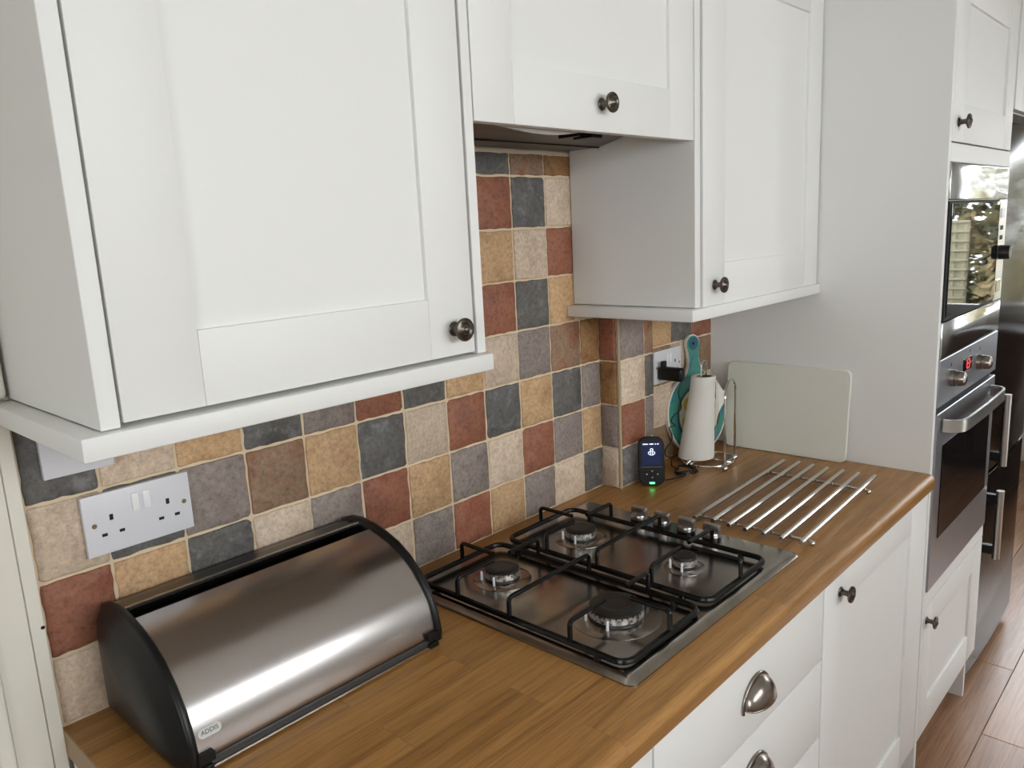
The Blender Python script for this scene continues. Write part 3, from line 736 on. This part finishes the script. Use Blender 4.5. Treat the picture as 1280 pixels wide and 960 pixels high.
shaker(t, 2.3810, 3.048, 1.7985, UT + 0.018, 2.46, 2.97, 1.87, 2.0, YF)

# ------------------------------------------------------------------ sockets
def socket(x0, z0, w_, h_, yf, label, plugged=False):
    t = thing('wall_socket', label, 'socket', (x0 + w_ / 2, yf, z0), 'white double wall sockets')
    S_ = w_ / 0.146
    build(MB().box(x0, x0 + w_, yf - 0.0085, yf - 0.0004, z0, z0 + h_, 0.0012, 2), 'faceplate', M_plast, t)
    yy = yf - 0.0085
    for sx_, lab in ((0.0635, 0), (0.0790, 1)):
        xx = x0 + sx_ * S_; build(MB().box(xx, xx + 0.0098, yy - 0.003, yy + 0.001, z0 + 0.0490, z0 + 0.0745, 0.001, 2), 'rocker_switch', M_plast2, t)
    for cx_, in ((0.0350,), (0.1120,)):
        xx = x0 + cx_ * S_; hole = MB()
        hole.box(xx - 0.0022, xx + 0.0026, yy - 0.0003, yy + 0.001, z0 + 0.0455, z0 + 0.0535)
        hole.box(xx - 0.0148, xx - 0.0076, yy - 0.0003, yy + 0.001, z0 + 0.0250, z0 + 0.0292)
        hole.box(xx + 0.0080, xx + 0.0152, yy - 0.0003, yy + 0.001, z0 + 0.0250, z0 + 0.0292)
        build(hole, 'pin_holes', M_slot, t, smooth=False)
    for cx_ in (0.0125, 0.1355):
        xx = x0 + cx_ * S_; build(MB().lathe([(0.0034, -0.001), (0.0034, 0.0002), (0.0028, 0.0006), (0, 0.0004)], (xx, yy, z0 + 0.0425), (0, -1, 0), 12), 'screw', M_brass, t)


socket(0.0755, 1.1335, 0.1462, 0.0848, -0.0037, 'white double wall socket with nothing plugged in, above the bread bin')
socket(1.4400, 1.1275, 0.1310, 0.0855, YR - 0.0037, 'white double wall socket in the tiled corner with a black adapter plugged in')
t = thing('blanking_plate', 'plain white blanking plate on the tiles half hidden by the pelmet', 'plate', (0.083, 0, 1.2540))
build(MB().box(0.0385, 0.1255, -0.013, -0.0041, 1.2540, 1.3380, 0.0015, 2), 'faceplate', M_plast, t)
# adapter
t = thing('plug_adapter', 'black plug-in power adapter in the corner wall socket', 'plug', (1.52, -0.03, 1.13))
ax0, ax1, az0, az1, ay = 1.4510, 1.4750, 1.1390, 1.1740, -0.0243
build(MB().box(ax0, ax1, -0.0960, ay, az0, az1, 0.007, 3), 'housing', M_black, t)
build(MB().box(1.4550, 1.4690, -0.0440, -0.0330, az1 - 0.004, 1.1890, 0.002), 'earth_tab', M_black, t)
# the cable
def smooth_path(pts, n=8):
    out = []; P_ = [Vector(p) for p in pts]; P_ = [P_[0]] + P_ + [P_[-1]]
    for i in range(1, len(P_) - 2):
        for k in range(n):
            u = k / n; a, b, c, d_ = P_[i - 1:i + 3]
            out.append(0.5 * ((2 * b) + (c - a) * u + (2 * a - 5 * b + 4 * c - d_) * u * u + (3 * b - a - 3 * c + d_) * u ** 3))
    out.append(P_[-2]); return out


cab = [(1.4655, -0.090, 1.141), (1.4563, -0.0844, 1.1131), (1.4631, -0.0848, 1.091), (1.4661, -0.0852, 1.0673), (1.4300, -0.0856, 1.0567), (1.4182, -0.086, 1.0439), (1.4364, -0.0864, 1.0296), (1.4090, -0.0868, 1.0310), (1.4194, -0.0872, 1.0083), (1.4147, -0.0876, 0.9927), (1.3885, -0.088, 0.9804), (1.3919, -0.085, 0.9621), (1.4263, -0.080, 0.9442), (1.440, -0.073, 0.920)]
for k in range(26):
    a = k * 0.85; cab.append((1.436 + 0.030 * math.cos(a + 1.2) + 0.004 * math.sin(k * 2.3), -0.117 + 0.026 * math.sin(a + 1.2) + 0.003 * math.cos(k * 1.7), 0.9125 + 0.0032 * (k % 4)))
cab += [(1.405, -0.128, 0.9122), (1.37, -0.118, 0.9122), (1.338, -0.098, 0.9135), (1.330, -0.086, 0.918)]
t = thing('charging_cable', 'thin black cable hanging from the adapter and coiled on the worktop', 'cable', (1.44, -0.118, 0.911))
build(MB().tube(smooth_path(cab), 0.0016, 6), 'lead', M_black, t)
build(MB().lathe([(0, 0), (0.004, 0), (0.0045, 0.012), (0.003, 0.016), (0, 0.016)], (1.452, -0.108, 0.926), (0.5, -0.4, 0.6), 12), 'plug_tip', M_chrome, t)

# ------------------------------------------------------------------ baby monitor
t = thing('baby_monitor', 'black handheld monitor with lit screen standing against the tiled boxing', 'monitor', (1.310, -0.096, 0.9102))
MM = Matrix.Translation((1.310, -0.096, 0.9105)) @ Matrix.Rotation(math.radians(-52), 4, 'Z') @ Matrix.Rotation(math.radians(-7), 4, 'X')
hw, hh, dp = 0.0315, 0.1190, 0.018


def mon(poly, y0, y1, name, m, par, sc_=None, **k):
    s0 = [[(a, y1, b) for a, b in poly], [(a, y0 + 0.003, b) for a, b in poly], [(a * 0.95, y0, (b - hh / 2) * 0.975 + hh / 2) for a, b in poly]] if sc_ else [[(a, y1, b) for a, b in poly], [(a, y0, b) for a, b in poly]]
    return build(MB().sweep(s0).xf(MM), name, m, par, **k)


bd = mon(rounded(2 * hw, hh, 0.020, 6, 0, hh / 2), -dp, 0.0, 'body', M_black, t, True)
mon(rounded(0.047, 0.058, 0.002, 2, 0, 0.079), -dp - 0.0006, -dp + 0.001, 'screen', M_screen, bd)
ic = MB()
for (a, b, c_, d_) in ((-0.021, -0.008, 0.1010, 0.1034), (-0.005, 0.005, 0.1010, 0.1034), (0.008, 0.0115, 0.1012, 0.1030), (0.014, 0.0175, 0.1008, 0.1036)): ic.box(a, b, -dp - 0.0010, -dp - 0.0005, c_, d_)
for (a, b, r) in ((0, 0.088, 0.0042), (-0.0048, 0.0805, 0.0040), (0.0048, 0.0805, 0.0040)):
    ic.lathe([(r, 0.0), (r, 0.0006), (r * 0.55, 0.0006), (r * 0.55, 0.0)], (a, -dp - 0.0005, b), (0, -1, 0), 12)
ic.box(-0.004, 0.004, -dp - 0.0010, -dp - 0.0005, 0.0748, 0.0762)
build(ic.xf(MM), 'screen_icons', M_icon, bd, smooth=False)
build(MB().box(-0.026, 0.026, -dp - 0.0012, -dp, 0.0455, 0.0470).xf(MM), 'divider', M_nickel, bd)
for (a, b) in ((0, 0.036), (0, 0.020), (-0.013, 0.028), (0.013, 0.028)): build(MB().lathe([(0.0022, 0.0), (0.0022, 0.0012), (0.0012, 0.0018), (0, 0.0018)], (a, -dp, b), (0, -1, 0), 10).xf(MM), 'button', M_nickel, bd)
build(MB().lathe([(0.0012, 0.0), (0.0012, 0.001), (0, 0.001)], (-0.0265, -dp + 0.002, 0.040), (0, -1, 0), 8).xf(MM), 'microphone', M_nickel, bd)
build(MB().box(-0.0060, 0.0060, -dp - 0.0010, -dp + 0.002, 0.0050, 0.0085, 0.0006).xf(MM), 'status_light', M_green, bd, label='glowing green status light')

# ------------------------------------------------------------------ kitchen roll and holder
RX, RY = 1.560, -0.098
t = thing('paper_towel_roll', 'white paper towel roll standing on a wire holder', 'paper towel', (RX, RY, 0.9185))
n = 40; prof_ = [(0.0470, 0.9215), (0.0470, 0.926), (0.0430, 0.97), (0.0385, 1.02), (0.0345, 1.07), (0.0322, 1.110), (0.0318, 1.1380), (0.0308, 1.1395)]
sec = []
for (r, z_) in prof_:
    lean = (0.021) * (1 - (z_ - 0.92) / 0.22)
    sec.append([(RX - lean * 0.67 + r * math.cos(2 * math.pi * k / n) * (1 + 0.02 * math.sin(3 * 2 * math.pi * k / n)), RY + lean * 0.73 + r * math.sin(2 * math.pi * k / n), z_) for k in range(n)])
rim = [[(RX + r * math.cos(2 * math.pi * k / n), RY + r * math.sin(2 * math.pi * k / n), z_) for k in range(n)] for r, z_ in ((0.0225, 1.1392), (0.0222, 1.05))]
sec += rim
build(MB().sweep(sec), 'sheet_roll', M_paper, t, angle=60)
build(MB().lathe([(0.0221, 0.9230), (0.0221, 1.1375), (0.0205, 1.1375), (0.0205, 0.9230)], (RX, RY, 0), n=28), 'card_core', M_card, t)
fl2 = []
for k in range(9):
    u = k / 8; a = math.radians(-38 - 0 * u)
    px_, py_ = RX + 0.034 * math.cos(a) + 0.036 * u, RY + 0.034 * math.sin(a) - 0.014 * u + 0.010 * math.sin(u * 3)
    top = 1.128 - 0.045 * u ** 1.3; bot = 0.985 + 0.085 * u
    fl2.append([(px_, py_, bot), (px_ + 0.0006, py_ + 0.0006, bot), (px_ + 0.0006, py_ + 0.0006, top), (px_, py_, top)])
build(MB().sweep(fl2), 'loose_sheet', M_paper, t, angle=60)
t = thing('paper_towel_holder', 'chrome wire paper towel holder with ball feet and looped rod', 'holder', (RX, RY, 0.910))
ringp = [(RX - 0.008 + 0.072 * math.cos(2 * math.pi * k / 32), RY - 0.017 + 0.066 * math.sin(2 * math.pi * k / 32), 0.9165) for k in range(32)]
build(MB().tube(ringp, 0.0030, 8, True), 'base_ring', M_chrome, t)
build(MB().tube([(RX - 0.078, RY - 0.004, 0.9165), (RX + 0.062, RY - 0.004, 0.9165)], 0.0028, 8).tube([(RX, RY + 0.046, 0.9165), (RX, RY - 0.080, 0.9165)], 0.0028, 8), 'cross_wires', M_chrome, t)
lp = [(RX - 0.012, RY, 0.918), (RX - 0.012, RY, 1.165)] + [(RX - 0.012 * math.cos(math.pi * k / 10), RY, 1.165 + 0.014 * math.sin(math.pi * k / 10)) for k in range(1, 10)] + [(RX + 0.012, RY, 1.165), (RX + 0.012, RY, 0.918)]
build(MB().tube(lp, 0.0026, 8), 'centre_loop', M_chrome, t)
ua, ub = Vector((1.497, -0.193, 0)), Vector((1.602, -0.166, 0)); um = (ua + ub) / 2; ud = (ub - ua) / 2
up = [ua + Vector((0, 0, 0.918)), ua + Vector((0, 0, 1.10))] + [um - ud * math.cos(math.pi * k / 14) + Vector((0, 0, 1.10 + 0.038 * math.sin(math.pi * k / 14))) for k in range(1, 14)] + [ub + Vector((0, 0, 1.10)), ub + Vector((0, 0, 0.918))]
build(MB().tube(up, 0.0030, 8), 'tension_arm', M_chrome, t)
build(MB().tube([ua + Vector((0, 0, 0.9185)), um + Vector((0, 0.01, 0.9185)), ub + Vector((0, 0, 0.9185))], 0.0028, 8).tube([um + Vector((0, 0.01, 0.9185)), (RX, RY - 0.080, 0.9170)], 0.0028, 8), 'arm_bar', M_chrome, t)
for p_ in (ua, ub): build(MB().sphere((p_.x, p_.y, 0.9185), 0.0083), 'ball_foot', M_chrome, t)
build(MB().sphere((RX - 0.076, RY - 0.004, 0.9170), 0.0068), 'ball_foot', M_chrome, t)

# ------------------------------------------------------------------ painted paddle board
t = thing('painted_board', 'round teal and green painted paddle board leaning in the corner', 'board', (1.610, -0.055, 0.9105))
BM = Matrix.Translation((1.612, -0.050, 0.9110)) @ Matrix.Rotation(math.radians(-14), 4, 'Z') @ Matrix.Rotation(math.radians(-5.0), 4, 'X')
Rb = 0.112
out = []
a0 = math.radians(66)
for k in range(49):
    a = math.pi / 2 + a0 / 2 * 0 + math.radians(20) + (2 * math.pi - math.radians(40)) * k / 48; out.append((Rb * math.cos(a), Rb + Rb * math.sin(a)))
neck = [(0.0300, 0.228), (0.0215, 0.243), (0.0180, 0.262), (0.0200, 0.280), (0.0235, 0.296)]
out += neck + [(0.0240 * math.cos(math.radians(180 * k / 12)), 0.304 + 0.0225 * math.sin(math.radians(180 * k / 12))) for k in range(0, 13)] + [(-a, b) for a, b in reversed(neck)]


def bdisc(poly, y0, y1): return MB().sweep([[(a, y1, b) for a, b in poly], [(a, y0, b) for a, b in poly]]).xf(BM)


bo = build(bdisc(out, -0.010, 0.0), 'board', M_rim, t, angle=30)
build(bdisc([(a * 0.955, (b - 0.15) * 0.982 + 0.15) for a, b in out], -0.0104, -0.0098), 'painted_face', M_teal, bo)
circ = lambda r, cx, cz, n=40: [(cx + r * math.cos(2 * math.pi * k / n), cz + r * math.sin(2 * math.pi * k / n)) for k in range(n)]
build(bdisc(circ(0.082, 0.004, Rb - 0.004), -0.0108, -0.0103), 'dark_ring', M_ring, bo)
build(bdisc(circ(0.074, 0.004, Rb - 0.004), -0.0112, -0.0107), 'cream_centre', M_cream, bo)
for k in range(6):
    a = math.radians(60 * k + 20); build(bdisc(circ(0.020, 0.004 + 0.048 * math.cos(a), Rb - 0.004 + 0.048 * math.sin(a), 16), -0.0116, -0.0111), 'mustard_patch', M_lemon, bo)
build(bdisc(circ(0.017, 0, 0.302, 20), -0.0110, -0.0103), 'handle_spot', M_eye, bo)
build(bdisc(circ(0.0045, 0, 0.302, 12), -0.0114, -0.0109), 'hang_hole', M_slot, bo)

# ------------------------------------------------------------------ white chopping board
t = thing('chopping_board', 'large white plastic chopping board leaning against the tall housing', 'chopping board', (1.725, -0.24, 0.9105))
CM = Matrix.Translation((1.7195, -0.242, 0.9110)) @ Matrix.Rotation(math.radians(5.2), 4, 'Y') @ Matrix.Rotation(math.radians(1.2), 4, 'Z')
poly = rounded(0.334, 0.2385, 0.016, 5, 0, 0.1193)
build(MB().sweep([[(0.009, a, b) for a, b in poly], [(0.0015, a, b) for a, b in poly], [(0.0, a * 0.991, (b - 0.119) * 0.988 + 0.119) for a, b in poly]]).xf(CM), 'slab', M_poly, t)
build(MB().sweep([[(-0.0004, a, b) for a, b in rounded(0.075, 0.022, 0.010, 5, 0.105, 0.170)], [(0.0005, a, b) for a, b in rounded(0.075, 0.022, 0.010, 5, 0.105, 0.170)]]).xf(CM), 'grip_recess', M_poly, t)

# ------------------------------------------------------------------ trivet
t = thing('trivet_rack', 'chrome trivet rack of seven parallel bars lying on the worktop', 'trivet', (1.375, -0.415, 0.9102))
for i in range(7):
    ya, yb2 = -0.313 - 0.0379 * i, -0.295 - 0.0371 * i; off = (0.0, 0.008, 0.004, 0.0, 0.0, -0.002, 0.003)[i]
    build(MB().tube([(1.137 + off, ya, 0.9265), (1.614 + off, yb2, 0.9265)], 0.0047, 10), 'bar', M_chrome, t)
for xc, y0, y1 in ((1.174, -0.303, -0.549), (1.528, -0.288, -0.533)):
    cb = build(MB().tube([(xc, y0, 0.9183), (xc, y1, 0.9183)], 0.0036, 10), 'cross_bar', M_chrome, t)
    for yy in (y0, y1): build(MB().sphere((xc, yy, 0.9158), 0.0055, 8), 'ball_foot', M_chrome, cb)

# ------------------------------------------------------------------ gas hob
HX0, HX1, HY0, HY1 = 0.5615, 1.1170, -0.5490, -0.0500
t = thing('gas_hob', 'stainless steel gas hob with four burners and black pan supports', 'hob', ((HX0 + HX1) / 2, (HY0 + HY1) / 2, 0.910))
HOB = t
hcx, hcy, hw_, hd_ = (HX0 + HX1) / 2, (HY0 + HY1) / 2, HX1 - HX0, HY1 - HY0
sec = []
for ins, zz in ((0.0, 0.9103), (0.0, 0.9125), (0.003, 0.9155), (0.012, 0.9200), (0.016, 0.9210)):
    sec.append([(a, b, zz) for a, b in rounded(hw_ - 2 * ins, hd_ - 2 * ins, max(0.014 - ins * 0.4, 0.006), 5, hcx, hcy)])
build(MB().sweep(sec), 'plate', M_hob, t, angle=25)
HZT = 0.9210
BUR = [(0.690, -0.180, 0.034), (0.697, -0.425, 0.047), (0.921, -0.180, 0.034), (0.925, -0.415, 0.024)]
for bx, by, br_ in BUR:
    b = build(MB().lathe([(br_ * 1.55, 0.0), (br_ * 1.55, 0.0006), (br_ * 1.25, 0.0035), (br_ * 0.9, 0.0042), (0, 0.0042)], (bx, by, HZT), n=36), 'burner', M_hob, t, angle=60)
    rr = br_ * 0.94
    build(MB().lathe([(rr * 1.02, 0.004), (rr * 0.98, 0.0075), (rr * 0.98, 0.0078), (0, 0.0078)], (bx, by, HZT), n=36), 'burner_base', M_capb, b)
    build(MB().lathe([(rr * 0.98, 0.0078), (rr * 1.01, 0.0090), (rr * 1.01, 0.0195), (rr * 0.9, 0.0200), (0, 0.020)], (bx, by, HZT), n=36), 'flame_crown', M_crown, b)
    gr = MB()
    for k in range(int(rr * 700)):
        a = 2 * math.pi * k / int(rr * 700)
        gr.add([Vector((bx + r_ * math.cos(a + s_), by + r_ * math.sin(a + s_), HZT + z_)) for r_ in (rr * 1.014, rr * 0.9) for s_, z_ in ((-0.022, 0.0168), (0.022, 0.0168), (0.022, 0.0197), (-0.022, 0.0197))], [(0, 1, 2, 3), (4, 5, 6, 7), (0, 1, 5, 4), (2, 3, 7, 6), (0, 3, 7, 4), (1, 2, 6, 5)])
    build(gr, 'flame_slots', M_slot, b, smooth=False, kind='stuff')
    cr_ = rr * 0.98
    build(MB().lathe([(cr_, 0.0200), (cr_, 0.0228), (cr_ * 0.94, 0.0245), (cr_ * 0.62, 0.0250), (cr_ * 0.60, 0.0243), (cr_ * 0.4, 0.0243), (0, 0.0246)], (bx, by, HZT), n=36), 'burner_cap', M_capb, b, angle=40)
    for da in (2.55, 3.9 - 0.4):
        ax, ay_ = bx + (br_ + 0.004) * math.cos(da), by + (br_ + 0.004) * math.sin(da)
        build(MB().lathe([(0.0024, 0.0), (0.0024, 0.017), (0.0014, 0.019), (0, 0.019)], (ax, ay_, HZT + 0.001), n=10), 'igniter', M_plast, b)


def support(x0, x1, y0, y1, c1, c2):
    fz, tz, rb = 0.9295, 0.9640, 0.0040
    g = build(MB().tube([(a, b, fz) for a, b in rounded(x1 - x0, y1 - y0, 0.022, 5, (x0 + x1) / 2, (y0 + y1) / 2)], 0.0052, 8, True), 'pan_support', M_enamel, t, label='black enamelled pan support frame')
    def finger(p, q, n_=5):
        p, q = Vector(p), Vector(q); d_ = (q - p).normalized()
        pts = [p + Vector((0, 0, fz)), p + Vector((0, 0, tz - 0.008))]
        for k in range(1, n_ + 1):
            a = math.radians(90 * k / n_); pts.append(p + d_ * 0.008 * (1 - math.cos(a)) + Vector((0, 0, tz - 0.008 + 0.008 * math.sin(a))))
        pts.append(q + Vector((0, 0, tz))); build(MB().tube(pts, rb, 8), 'finger', M_enamel, g)
    for (cx, cy, r) in (c1, c2):
        for (p, q) in (((x0, cy, 0), (cx - r * 0.62, cy, 0)), ((x1, cy, 0), (cx + r * 0.62, cy, 0))): finger(p, q)
    finger((c1[0], y1, 0), (c1[0], c1[1] + c1[2] * 0.62, 0)); finger((c2[0], y0, 0), (c2[0], c2[1] - c2[2] * 0.62, 0))
    ym = (y0 + y1) / 2; xm = (x0 + x1) / 2
    finger((x0, ym, 0), (xm, ym, 0)); finger((x1, ym, 0), (xm, ym, 0))
    for xx in (x0, x1):
        for yy in (y0 + 0.05, y1 - 0.05): build(MB().lathe([(0.006, 0), (0.006, fz - HZT), (0, fz - HZT)], (xx, yy, HZT), n=10), 'rubber_foot', M_black, g)


support(0.5800, 0.7900, -0.5250, -0.0760, BUR[0], BUR[1])
support(0.8160, 1.0250, -0.5250, -0.0740, BUR[2], BUR[3])
for i, yy in enumerate((-0.218, -0.274, -0.331, -0.388)):
    kb = build(MB().lathe([(0, 0.0), (0.0190, 0.0), (0.0190, 0.0045), (0.0, 0.0045)], (1.074, yy, HZT), n=24), 'control_knob', M_black, t)
    build(MB().lathe([(0.0175, 0.0045), (0.0180, 0.010), (0.0165, 0.0135), (0, 0.0140)], (1.074, yy, HZT), n=24).box(1.074 - 0.0060, 1.074 + 0.0060, yy - 0.0185, yy + 0.0175, HZT + 0.010, HZT + 0.0300, 0.003, 2), 'grip', M_steel, kb, angle=40)

# ------------------------------------------------------------------ bread bin
t = thing('bread_bin', 'steel roll-top bread bin with black end caps', 'bread bin', (0.28, -0.13, 0.9102))
CAP = [(-0.008, 0.9150), (-0.008, 1.0600), (-0.014, 1.0690), (-0.040, 1.0780), (-0.066, 1.0800), (-0.098, 1.0770), (-0.130, 1.0700), (-0.160, 1.0595), (-0.188, 1.0430), (-0.214, 1.0185), (-0.233, 0.9910), (-0.2450, 0.9610), (-0.2500, 0.9340), (-0.2480, 0.9190), (-0.2380, 0.9125), (-0.020, 0.9115)]


def inset(poly, d):
    cx, cz = -0.12, 0.985; out = []
    for (a, b) in poly:
        L = math.hypot(a - cx, b - cz); out.append((a + (cx - a) / L * d, b + (cz - b) / L * d))
    return out


for xo, s in ((0.0790, -1), (0.4820, 1)):
    sec = [[(xo - s * 0.011, a, b) for a, b in inset(CAP, 0.003)], [(xo - s * 0.008, a, b) for a, b in CAP], [(xo - s * 0.002, a, b) for a, b in CAP], [(xo, a, b) for a, b in inset(CAP, 0.003)],
           [(xo + s * 0.002, a, b) for a, b in inset(CAP, 0.008)], [(xo + s * 0.012, a, b) for a, b in inset(CAP, 0.022)], [(xo + s * 0.019, a, b) for a, b in inset(CAP, 0.045)], [(xo + s * 0.022, a, b) for a, b in inset(CAP, 0.075)]]
    build(MB().sweep(sec), 'end_cap', M_black, t, angle=60)
    for yy in (-0.045, -0.215): build(MB().lathe([(0.008, 0), (0.008, 0.006), (0, 0.006)], (xo - s * 0.006, yy, 0.9101), n=12), 'foot', M_black, t)
bx0, bx1 = 0.0875, 0.4735
lid_o = inset(CAP, 0.0075)
sh_ = [p for p in lid_o[5:13]] + [(-0.2425, 0.9260)]
# finer lid curve
def fine(poly, n=5):
    q = smooth_path([(a, b, 0) for a, b in poly], n); return [(p.x, p.y) for p in q]


lid = fine(sh_, 5); lid_in = [(a + 0.0015 * 0.8, b - 0.0015 * 0.6) for a, b in lid]
sec = []
for xx in (bx0 + 0.0005, bx1 - 0.0005): sec.append([(xx, a, b) for a, b in lid] + [(xx, a, b) for a, b in reversed(lid_in)])
ld = build(MB().sweep(sec), 'lid', M_bin, t, angle=40)
bk = [(-0.0100, 0.916), (-0.0100, 1.060), (-0.016, 1.0655), (-0.040, 1.0700), (-0.064, 1.0715), (-0.064, 1.0695), (-0.040, 1.068), (-0.018, 1.0635), (-0.012, 1.058), (-0.012, 0.918)]
build(MB().sweep([[(xx, a, b) for a, b in bk] for xx in (bx0, bx1)]), 'back_shell', M_binb, t, angle=40)
build(MB().box(bx0, bx1, -0.0700, -0.0642, 1.0690, 1.0745, 0.001), 'top_rail', M_bin, t)
build(MB().box(bx0, bx1, -0.1050, -0.0640, 1.0480, 1.0560), 'inner_roll', M_gap, t)
build(MB().box(bx0, bx1, -0.2350, -0.012, 0.9135, 0.9175), 'base', M_black, t)
e0 = lid[-1]
build(MB().box(bx0, bx1, -0.2465, -0.2380, 0.9185, 0.9258, 0.001), 'lip_strip', M_strip, ld)
build(MB().box(bx0 + 0.004, bx1 - 0.004, -0.2500, -0.2430, 0.9140, 0.9186, 0.0016, 2), 'lip_rail', M_chrome, ld)
for xx in (bx0 - 0.001, bx1 - 0.021): build(MB().box(xx, xx + 0.022, -0.2530, -0.2420, 0.9260, 0.9385, 0.0015).box(xx, xx + 0.018, -0.2530, -0.2420, 0.9140, 0.9225, 0.0015), 'lid_clip', M_black, ld)
# badge on the lid: placed along the lid curve
arc = [0.0]
for a, b in zip(lid, lid[1:]): arc.append(arc[-1] + math.hypot(b[0] - a[0], b[1] - a[1]))
LT = arc[-1]


def on_lid(xw, s, d):
    """s = distance up from the lid's lower edge, d = height above the steel"""
    u = LT - s; i = 0
    while i < len(arc) - 2 and arc[i + 1] < u: i += 1
    f = (u - arc[i]) / (arc[i + 1] - arc[i]); a, b = lid[i], lid[i + 1]; tx, tz = b[0] - a[0], b[1] - a[1]; L = math.hypot(tx, tz)
    return Vector((xw, a[0] + tx * f + tz / L * d, a[1] + tz * f - tx / L * d))


BXc, BSc = 0.1095, 0.0330
pill = rounded(0.0300, 0.0120, 0.0059, 6)
bg_ = build(MB().sweep([[on_lid(BXc + a, BSc + b, -0.0002) for a, b in pill], [on_lid(BXc + a, BSc + b, 0.0006) for a, b in pill]]), 'badge', M_label, ld, label='pale oval maker badge')
build(text_mb('ADDIS', 0.0078, lambda a, b, c: on_lid(BXc + a, BSc + 0.0005 + b, 0.0008 + c)), 'badge_lettering', M_print, ld, smooth=False)

# faint pressed maker's mark at the corner of the hob plate (too worn to read)
for i, (dx, dy, r) in enumerate(((0.0, 0.0, 0.0060), (0.0105, -0.012, 0.0040), (0.0165, -0.022, 0.0040), (0.0225, -0.032, 0.0040))):
    build(MB().tube([(1.045 + dx * 0.3 + r * math.cos(math.radians(40 + 26 * k)), -0.452 + dy + r * math.sin(math.radians(40 + 26 * k)), HZT + 0.0002) for k in range(11)], 0.0006, 5), 'pressed_mark', M_steel, HOB)
